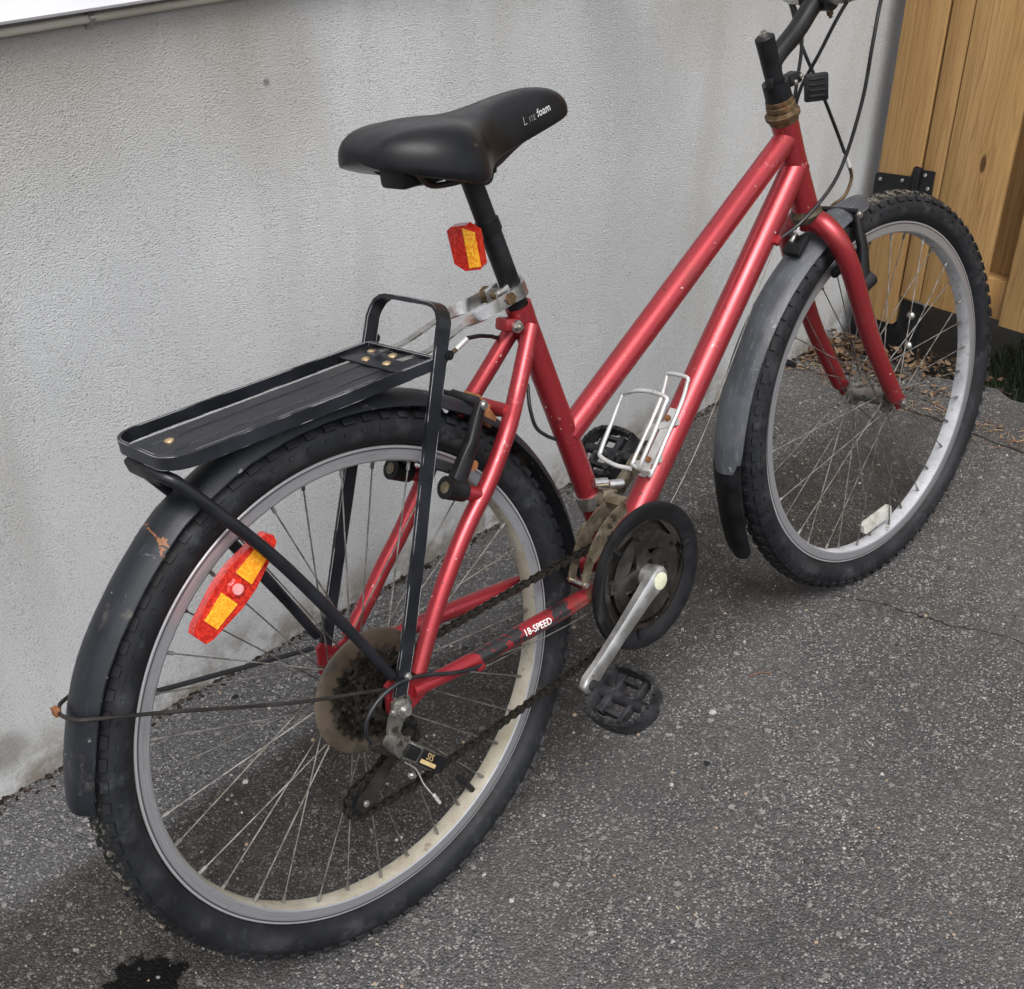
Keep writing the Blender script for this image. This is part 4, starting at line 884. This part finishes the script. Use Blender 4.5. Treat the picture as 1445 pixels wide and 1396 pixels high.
for sg in (-1, 1):
    mb = MB(); q_ = catmull([(-.184, sg * .026, ZR - .016), (-.180, sg * .036, ZR - .018), (-.166, sg * .043, .325), (-.10, sg * .055, .228), (-.04, sg * .066, .118), (-.002, sg * .0725, .042)], 6); n = len(q_)
    mb.tube(q_, [.0068] * (n - 8) + [.0066, .0062, .006, .006, .006, .006, .006, .006], 12); part('rack_strut', mb, 'rack_black', rack)
    bolt(rack, (.148, sg * .064, .366), (0, sg, 0), .0055, .003, 'black_plastic', 'rack_bolt', seg=14); bolt(rack, (.016, sg * .074, .034), (0, sg, 0), .0045, .004, 'steel', 'rack_bolt')
    mb = MB(); pp = catmull([(.110, sg * .026, ZR + .004), (.155, sg * .025, .3635), (.205, sg * .023, .3755), (.24, sg * .021, .380), (.27, sg * .0205, .3835), (.292, sg * .020, .3875)], 4); n = len(pp)
    wx = [Vector((0, math.cos(R(85 * min(1, max(0, (i - 8) / 6)))), math.sin(R(85 * min(1, max(0, (i - 8) / 6)))))) for i in range(n)]
    mb.sweep(pp, [(.0055, .001), (-.0055, .001), (-.0055, -.001), (.0055, -.001)], wx, scale=[1 if i < 9 else 1.35 for i in range(n)]); part('rack_stay', mb, 'chrome_dull', rack)

# ---- seat
mb = MB(); mb.tube([stp(.345), stp(.40), stp(.463), stp(.464), stp(.536)], [.0128, .0128, .0128, .0125, .0123], 24); mb.lathe(stp(.462), ST_AX, [(0, .0124), (.0, .0146), (.013, .0146), (.013, .0124)], 24)
sp = part('seat_post', mb, 'black_plastic')
mb = MB(); mb.lathe(stp(.3795), ST_AX, [(0, .0135), (0, .0178), (.017, .0178), (.017, .0135)], 24); mb.box(stp(.388) + Vector((-.022, -.010, 0)), .020, .005, .019, Matrix.Rotation(R(-16), 3, 'Y'), .0015); mb.box(stp(.388) + Vector((-.022, .010, 0)), .020, .005, .019, Matrix.Rotation(R(-16), 3, 'Y'), .0015)
clamp = part('seat_clamp', mb, 'chrome_dull')
mb = MB(); cb = stp(.386) + Vector((-.024, 0, 0)); mb.cyl(cb + Vector((0, -.024, 0)), cb + Vector((0, .022, 0)), .0042, seg=10); mb.cyl(cb + Vector((0, -.0245, 0)), cb + Vector((0, -.0195, 0)), .0075, seg=6); mb.cyl(cb + Vector((0, .0135, 0)), cb + Vector((0, .022, 0)), .010, seg=16); part('clamp_bolt', mb, 'rust', clamp, ang=30)
# saddle: lofted sections, wide tail and narrow nose
SX = [(.1135, .012, .580, .5735), (.1145, .022, .584, .5700), (.118, .034, .5895, .5665), (.126, .047, .5955, .5630), (.138, .059, .6005, .5590), (.154, .072, .6035, .5530), (.174, .0835, .6045, .5460), (.196, .0885, .6040, .5395), (.214, .0875, .6025, .5350), (.227, .0800, .6010, .5340), (.238, .0690, .6000, .5365), (.250, .0585, .5998, .5415), (.268, .0475, .6002, .5465), (.290, .0390, .6018, .5500), (.318, .0335, .6050, .5535), (.345, .0305, .6068, .5580), (.370, .0285, .6060, .5625), (.390, .0262, .6020, .5660), (.402, .0225, .5955, .5690), (.4100, .0165, .5885, .5715), (.4145, .0090, .5810, .5735), (.4160, .0030, .5765, .5745)]
mb = MB(); m_ = 25; vs_ = []
for (x_, w_, zt, zb) in SX:
    nose = max(0, min(1, (x_ - .24) / .06))
    for j in range(m_):
        t = math.pi * j / (m_ - 1); cy, sy = math.cos(t), math.sin(t)
        yy = w_ * math.copysign(abs(cy) ** (.62 + .1 * nose), cy); zz_ = zb + (zt - zb) * (abs(sy) ** (.80 - .12 * nose))
        tail = 1 - max(0, min(1, (x_ - .10) / .15)); crease = -.0035 * math.exp(-((abs(yy) - w_ * .42) / .012) ** 2) * (1 - nose) * (.5 + .5 * (1 - tail))
        vs_.append(Vector((x_, yy, zz_ + crease)))
    vs_ += [Vector((x_, -w_ * .92, zb - .0005)), Vector((x_, -w_ * .45, zb + .003)), Vector((x_, w_ * .45, zb + .003)), Vector((x_, w_ * .92, zb - .0005))]
m2 = m_ + 4; fs = []
for i in range(len(SX) - 1):
    for j in range(m2): k = (j + 1) % m2; fs.append((i * m2 + j, i * m2 + k, (i + 1) * m2 + k, (i + 1) * m2 + j))
fs += [tuple(range(m2)), tuple((len(SX) - 1) * m2 + j for j in range(m2 - 1, -1, -1))]
mb.add(vs_, fs); sad = part('saddle', mb, 'saddle', ang=55)
sm = sad.modifiers.new('smooth', 'SUBSURF'); sm.levels = 1; sm.render_levels = 1
mb = MB()
for sg in (-1, 1): mb.tube(catmull([(.158, sg * .04, .560), (.172, sg * .03, .548), (.20, sg * .021, .5325), (.27, sg * .021, .5325), (.33, sg * .014, .552), (.385, sg * .008, .566)], 5), .0035, 10)
part('saddle_rail', mb, 'dark_steel', sad)
mb = MB(); tp_ = stp(.535); mb.cyl(tp_ + Vector((0, -.03, -.003)), tp_ + Vector((0, .03, -.003)), .012, seg=20); mb.box(tp_ + Vector((0, 0, .000)), .04, .056, .012, None, .003); mb.cyl(tp_ + Vector((0, -.036, -.003)), tp_ + Vector((0, .036, -.003)), .0045, seg=10); part('saddle_clamp', mb, 'black_plastic', sad)
mb = MB(); mb.box((.175, -.004, .548), .045, .04, .022, None, .005); part('saddle_underside', mb, 'black_plastic', sad)
lettering('L', .0135, (.3255, -.03, H + .5755), (1, 0, .20), (0, .35, 1), 'faded_print', sad, sad.data, -.0002, .0016); lettering('ITE', .0085, (.3385, -.03, H + .5765), (1, 0, .20), (0, .35, 1), 'faded_print', sad, sad.data, -.0001, .0016)
lettering('foam', .0118, (.3585, -.03, H + .5825), (1, 0, .20), (0, .35, 1), 'foam_print', sad, sad.data, .0002, .0016)
# red and amber reflector on the post
mb = MB(); rc_ = Vector((.2425, .001, .4525)); rz = Matrix.Rotation(R(20), 3, 'Z') @ Matrix.Rotation(R(-6), 3, 'Y')
uu, vv_ = rz @ Vector((0, 1, 0)), rz @ Vector((0, 0, 1))
hexa = [(-.020, -.021), (-.016, -.0255), (.004, -.0275), (.0165, -.019), (.018, .020), (.012, .0245), (-.008, .0265), (-.0205, .018)]
mb.prism(hexa, uu, vv_, rc_, .011); nrm = uu.cross(vv_)
mb.prism([(-.018, -.0215), (-.003, -.0235), (-.003, .0235), (-.018, .018)], uu, vv_, rc_ - nrm * .0011, .001, mi=1)
refl = part('reflector', mb, ['reflector_red', 'reflector_amber'], ang=20); tag(refl, 'red seat post reflector with an amber strip')
mb = MB(); mb.box((.262, 0, .459), .030, .010, .014, Matrix.Rotation(R(-13), 3, 'Y'), .002); part('reflector_bracket', mb, 'black_plastic', refl)

# ---- fork, headset, stem, handlebar
mb = MB(); mb.tube([htp(.352), htp(.335), htp(.322)], [.0175, .0185, .016], 24); mb.tube(catmull([(.9005, -.030, .321), (.8985, -.012, .331), (.8985, .012, .331), (.9005, .030, .321)], 4), .0165, 20)
fork = part('fork', mb, 'red', front=True)
for sg in (-1, 1):
    q_ = catmull([(.8985, sg * .006, .332), (.9000, sg * .026, .3245), (.9075, sg * .0445, .302), (.926, sg * .0525, .260), (.950, sg * .0540, .200), (.976, sg * .0540, .138), (1.014, sg * .0540, .070), (1.046, sg * .0540, .016)], 6); n = len(q_)
    mb = MB(); mb.tube(q_, [.0172 - .0042 * (i / n) for i in range(n)], 22); mb.tube([q_[-1], q_[-1] + Vector((.004, 0, -.007)), q_[-1] + Vector((.006, 0, -.011))], [.013, .010, .004], 22); part('fork_blade', mb, 'red', fork, True)
    mb = MB(); mb.prism([(-.008, -.009), (.010, -.011), (.012, .006), (-.003, .022), (-.016, .016)], (1, 0, 0), (0, 0, 1), (WB, sg * .0535 + .0025, 0), .005); part('fork_tip', mb, 'red', fork, True)
    bolt(fork, (WB, sg * .0565, 0), (0, sg, 0), .0085, .006, 'steel', 'axle_nut', True)
mb = MB(); mb.lathe(htp(.482), HT_AX, [(0, .017), (0, .0205), (.004, .0212), (.008, .0245), (.013, .0248), (.014, .0225), (.017, .0215), (.018, .0190), (.0195, .0205), (.026, .0205), (.027, .0188), (.0285, .0198), (.034, .0195), (.036, .0145)], 32)
hs_ = part('headset', mb, 'rust')
mb = MB(); mb.lathe(htp(.335), HT_AX, [(0, .017), (0, .0215), (.006, .0235), (.010, .0235), (.012, .0215), (.018, .0205), (.018, .017)], 32); part('headset_cup', mb, 'headset_dark', hs_)
mb = MB(); q0 = htp(.505); q1 = htp(.598); mb.tube([q0, q0.lerp(q1, .5), q1], [.0112, .0128, .0135], 24); mb.lathe(q1, HT_AX, [(-.004, .0136), (0, .0132), (.0022, .0105), (.0024, .0001)], 24, closed=False)
ex = [htp(.552), htp(.566) + Vector((.010, 0, .002)), Vector((.872, 0, .597)), Vector((.900, 0, .620)), Vector((.915, 0, .631))]
mb.tube(catmull(ex, 5), [.0128] * 8 + [.0135] * 13, 24); stem = part('stem', mb, 'black_plastic', front=True)
CL = Vector((.923, 0, .6355)); mb = MB(); mb.cyl(CL + Vector((0, -.021, 0)), CL + Vector((0, .021, 0)), .0195, seg=28); part('stem_clamp', mb, 'black_plastic', stem, True)
bolt(stem, q1 + HT_AX * .002, HT_AX, .0058, .005, 'steel', 'stem_bolt', True); bolt(stem, CL + Vector((.012, -.008, -.020)), (.3, 0, -1), .005, .006, 'rust', 'stem_bolt', True)
hb = []
for y_, dz, dx in ((0, 0, 0), (.03, .001, 0), (.055, .006, 0), (.085, .030, .002), (.112, .075, .002), (.14, .112, -.004), (.17, .134, -.016), (.23, .142, -.04), (.30, .146, -.068), (.3555, .148, -.090)): hb.append(Vector((CL.x + dx, y_, CL.z + dz)))
full = [Vector((p.x, -p.y, p.z)) for p in hb[:0:-1]] + hb
mb = MB(); mb.tube(catmull(full, 6), .0122, 18); bar = part('handlebar', mb, 'chrome_dull', front=True)
for sg in (-1, 1):
    g0, g1 = Vector((hb[-3].x, sg * hb[-3].y, hb[-3].z)), Vector((hb[-1].x, sg * hb[-1].y, hb[-1].z)); mb = MB(); mb.tube([g0, g0.lerp(g1, .03), g0.lerp(g1, .97), g1 + (g1 - g0).normalized() * .004], [.0150, .0165, .0165, .014], 18); part('grip', mb, 'rubber', bar, True)
    l0 = Vector((hb[-4].x + .002, sg * .185, hb[-4].z + .004)); mb = MB(); mb.cyl(l0 + Vector((0, -.008, 0)), l0 + Vector((0, .008, 0)), .019, seg=18); mb.tube(catmull([l0 + Vector((.015, 0, -.008)), l0 + Vector((.045, sg * .02, -.022)), l0 + Vector((.035, sg * .08, -.034)), l0 + Vector((.006, sg * .13, -.036))], 6), .005, 10); part('brake_lever', mb, 'black_plastic', bar, True)
# accessory bracket on the steerer
mb = MB(); mb.lathe(htp(.515), HT_AX, [(0, .0135), (0, .0185), (.024, .0185), (.024, .0135)], 24); mb.box(htp(.533) + Vector((.027, -.004, .004)), .026, .022, .016, Matrix.Rotation(R(-10), 3, 'Y'), .004); mb.box(htp(.535) + Vector((-.017, -.004, .003)), .006, .012, .014, None, .002)
brk = part('accessory_bracket', mb, 'black_plastic', front=True)
pcx = Vector((.900, -.012, .519)); rp = Matrix.Rotation(R(-34), 3, 'Z'); mb = MB(); mb.box(pcx, .034, .010, .038, rp, .003)
for k in range(4): mb.box(pcx + rp @ Vector((.0, -.0055, -.011 + .0075 * k)), .024, .003, .003, rp, .001)
part('bracket_plate', mb, 'black_plastic', brk, True)
for dx_, dz_ in ((.022, .016), (.034, .022)): bolt(brk, htp(.53) + Vector((dx_, -.015, dz_ - .012)), (0, -1, 0), .0035, .002, 'chrome_dull', 'screw', True, 12)

# ---- brakes
def vbrake(xb, zb, xt, zt, front, padr, padc, pax, yb, yt):
    pax = Vector(pax).normalized()
    root = None
    for sg in (-1, 1):
        a, c = Vector((xb, sg * yb, zb)), Vector((xt, sg * yt, zt)); mb = MB(); dv = (c - a).normalized()
        path = [a, a + (c - a) * .15, a + (c - a) * .55 + Vector((0, sg * .004, 0)), a + (c - a) * .9, c]
        mb.sweep(path, rsec, Vector((0, 1, 0)).cross(dv) if True else None, scale=[(.022, .016), (.021, .016), (.016, .013), (.013, .012), (.011, .010)])
        mb.cyl(a - pax * .013, a + pax * .015, .0125, .0135, seg=20); o = part('brake_arm', mb, 'black_plastic', bike, front, ang=50); root = root or o
        bolt(o, a + pax * .0148, pax, .0068, .0014, 'brass', 'pivot_bolt', front, 14); bolt(o, c + Vector((0, sg * .004, 0)), (0, sg, 0), .0058, .003, 'chrome_dull', 'cable_bolt', front)
        pv = Vector(padc); pv.y = sg * .021; rad = Vector((pv.x - padr[0], 0, pv.z - padr[1])).normalized(); tg = Vector((-rad.z, 0, rad.x))
        mb = MB(); mb.sweep([pv + tg * q_ - rad * (q_ * q_ * 1.6) for q_ in (-.03, -.026, -.01, .01, .026, .03)], rsec, rad, scale=[(.010, .008), (.012, .012), (.013, .013), (.013, .013), (.012, .012), (.010, .008)]); mb.cyl(pv, pv + Vector((0, sg * .03, 0)), .0035, seg=10); part('brake_pad', mb, 'rubber', o, front)
    return root
br1 = vbrake(.140, .207, .207, .284, False, (0, 0), (.155, 0, .222), (-.86, 0, .5), .050, .034)
mb = MB(); mb.tube([(.209, .034, .285), (.209, .020, .286), (.209, .018, .286), (.209, -.026, .286)], [.0035, .0035, .0058, .0048], 12); part('cable_boot', mb, 'rubber', br1)
mb = MB(); mb.tube(catmull([(.225, .016, .338), (.212, .026, .325), (.207, .036, .304), (.211, .042, .290), (.210, .034, .2855)], 5), .0028, 10); part('brake_noodle', mb, 'rust', br1)
mb = MB(); mb.tube([(.238, .012, .3465), (.224, .017, .337)], .0036, 10); part('ferrule', mb, 'ferrule', br1)
mb = MB(); mb.cyl((.175, -.036, .222), (.175, -.046, .222), .0065, seg=14); part('brake_spring', mb, 'brown_rust', br1)
mb = MB(); mb.box((.224, -.018, .262), .016, .012, .030, Matrix.Rotation(R(-30), 3, 'Y'), .002); part('bridge_bracket', mb, 'brown_rust', br1)
br2 = vbrake(.962, .225, .972, .326, True, (WB, 0), (.955, 0, .255), (.9, 0, .4), .052, .030)
mb = MB(); mb.tube([(.972, .03, .328), (.972, -.03, .330)], [.0042, .0042], 12); part('cable_boot', mb, 'rubber', br2, True)
mb = MB(); mb.tube(catmull([(1.022, .012, .384), (1.034, .016, .362), (1.022, .020, .338), (.992, .022, .330), (.975, .012, .331)], 5), .0027, 10); part('brake_noodle', mb, 'rust', br2)
mb = MB(); mb.tube([(1.010, .012, .404), (1.023, .012, .382)], .0035, 10); part('ferrule', mb, 'ferrule', br2)

# ---- cables
def cable(pts_, r_=.0026, mt='cable', name='cable'): mb = MB(); mb.tube(catmull(pts_, 6), r_, 10); return part(name, mb, mt)
cable([(.895, -.19, .755), (.93, -.13, .70), (.925, -.105, .635), (.909, -.100, .575), (.902, -.086, .494), (.880, -.062, .402), (.838, -.035, .349), (.793, -.021, .328)])
cable([(.90, -.17, .75), (.94, -.10, .68), (.918, -.055, .627), (.912, -.012, .560), (.914, .020, .515), (.905, .034, .465), (.872, .036, .432), (.80, .030, .40)])
cable([(.88, .18, .77), (.93, .10, .70), (.935, .055, .640), (.930, .030, .575), (.957, .016, .505), (.992, .013, .440), (1.012, .012, .402)])
cable([(.90, .12, .74), (.93, .06, .655), (.925, .025, .59), (.915, .028, .52), (.90, .034, .455), (.855, .034, .40)])
cable([(.345, .020, .352), (.300, .022, .330), (.278, .018, .336), (.258, .014, .343), (.238, .012, .3465)])
cable([(.322, .012, .262), (.314, .004, .236), (.318, .002, .209), (.333, .002, .192), (.350, .003, .180)], .0024)
cable([(.124, -.074, -.009), (.085, -.077, .003), (.022, -.078, .030), (-.016, -.078, .031), (-.042, -.077, .016), (-.050, -.076, -.004), (-.044, -.074, -.026)], .0024)
cable([(.79, -.020, .326), (.62, -.014, .112 - .012), (.48, -.012, -.035)], .0007, 'spoke', 'bare_cable'); cable([(.445, -.03, -.056), (.30, -.05, -.043), (.12, -.074, -.012)], .0007, 'spoke', 'bare_cable')

# ---- bottle cage
cage = MB()
bl = catmull([(.497, -.020, .083), (.530, -.020, .120), (.565, -.020, .158), (.580, -.020, .182), (.584, -.017, .1905), (.586, .017, .1895), (.584, .020, .182), (.569, .020, .156), (.535, .020, .119), (.505, .020, .088), (.501, .017, .083), (.496, -.014, .079)], 4, True)
cage.tube(bl, .0029, 10, True)
fl_ = catmull([(.500, -.016, .082), (.478, -.024, .094), (.462, -.032, .108), (.486, -.036, .142), (.512, -.037, .176), (.520, -.034, .186), (.518, .0, .190), (.512, .032, .183), (.507, .036, .176), (.484, .036, .147), (.461, .036, .118), (.453, .030, .111), (.449, .0, .107), (.453, -.024, .106)], 5)
cage.tube(fl_, .0031, 10); bc_ = part('bottle_cage', cage, 'white_wire')
mb = MB(); ax_ = Vector((.707, 0, .707)); nn_ = Vector((-.707, 0, .707)); o_ = Vector((.523, 0, .0955)); mb.box(o_ + ax_ * .018, .105, .013, .002, Matrix((ax_, Vector((0, 1, 0)), nn_)).transposed(), .0005)
for t_, w_ in ((-.012, .042), (.045, .042)): mb.box(o_ + ax_ * t_ + nn_ * .001, .010, w_, .002, Matrix((ax_, Vector((0, 1, 0)), nn_)).transposed() @ Matrix.Rotation(R(24), 3, 'Z'))
part('cage_bracket', mb, 'white_wire', bc_)
for t_ in (-.010, .054): bolt(bc_, o_ + ax_ * t_ + nn_ * .002, nn_, .0048, .003, 'brown_rust', 'cage_bolt')
for t_ in (-.010, .054): mb = MB(); mb.cyl(o_ + ax_ * t_ - nn_ * .02, o_ + ax_ * t_, .005, seg=10); part('cage_boss', mb, 'red', frame)
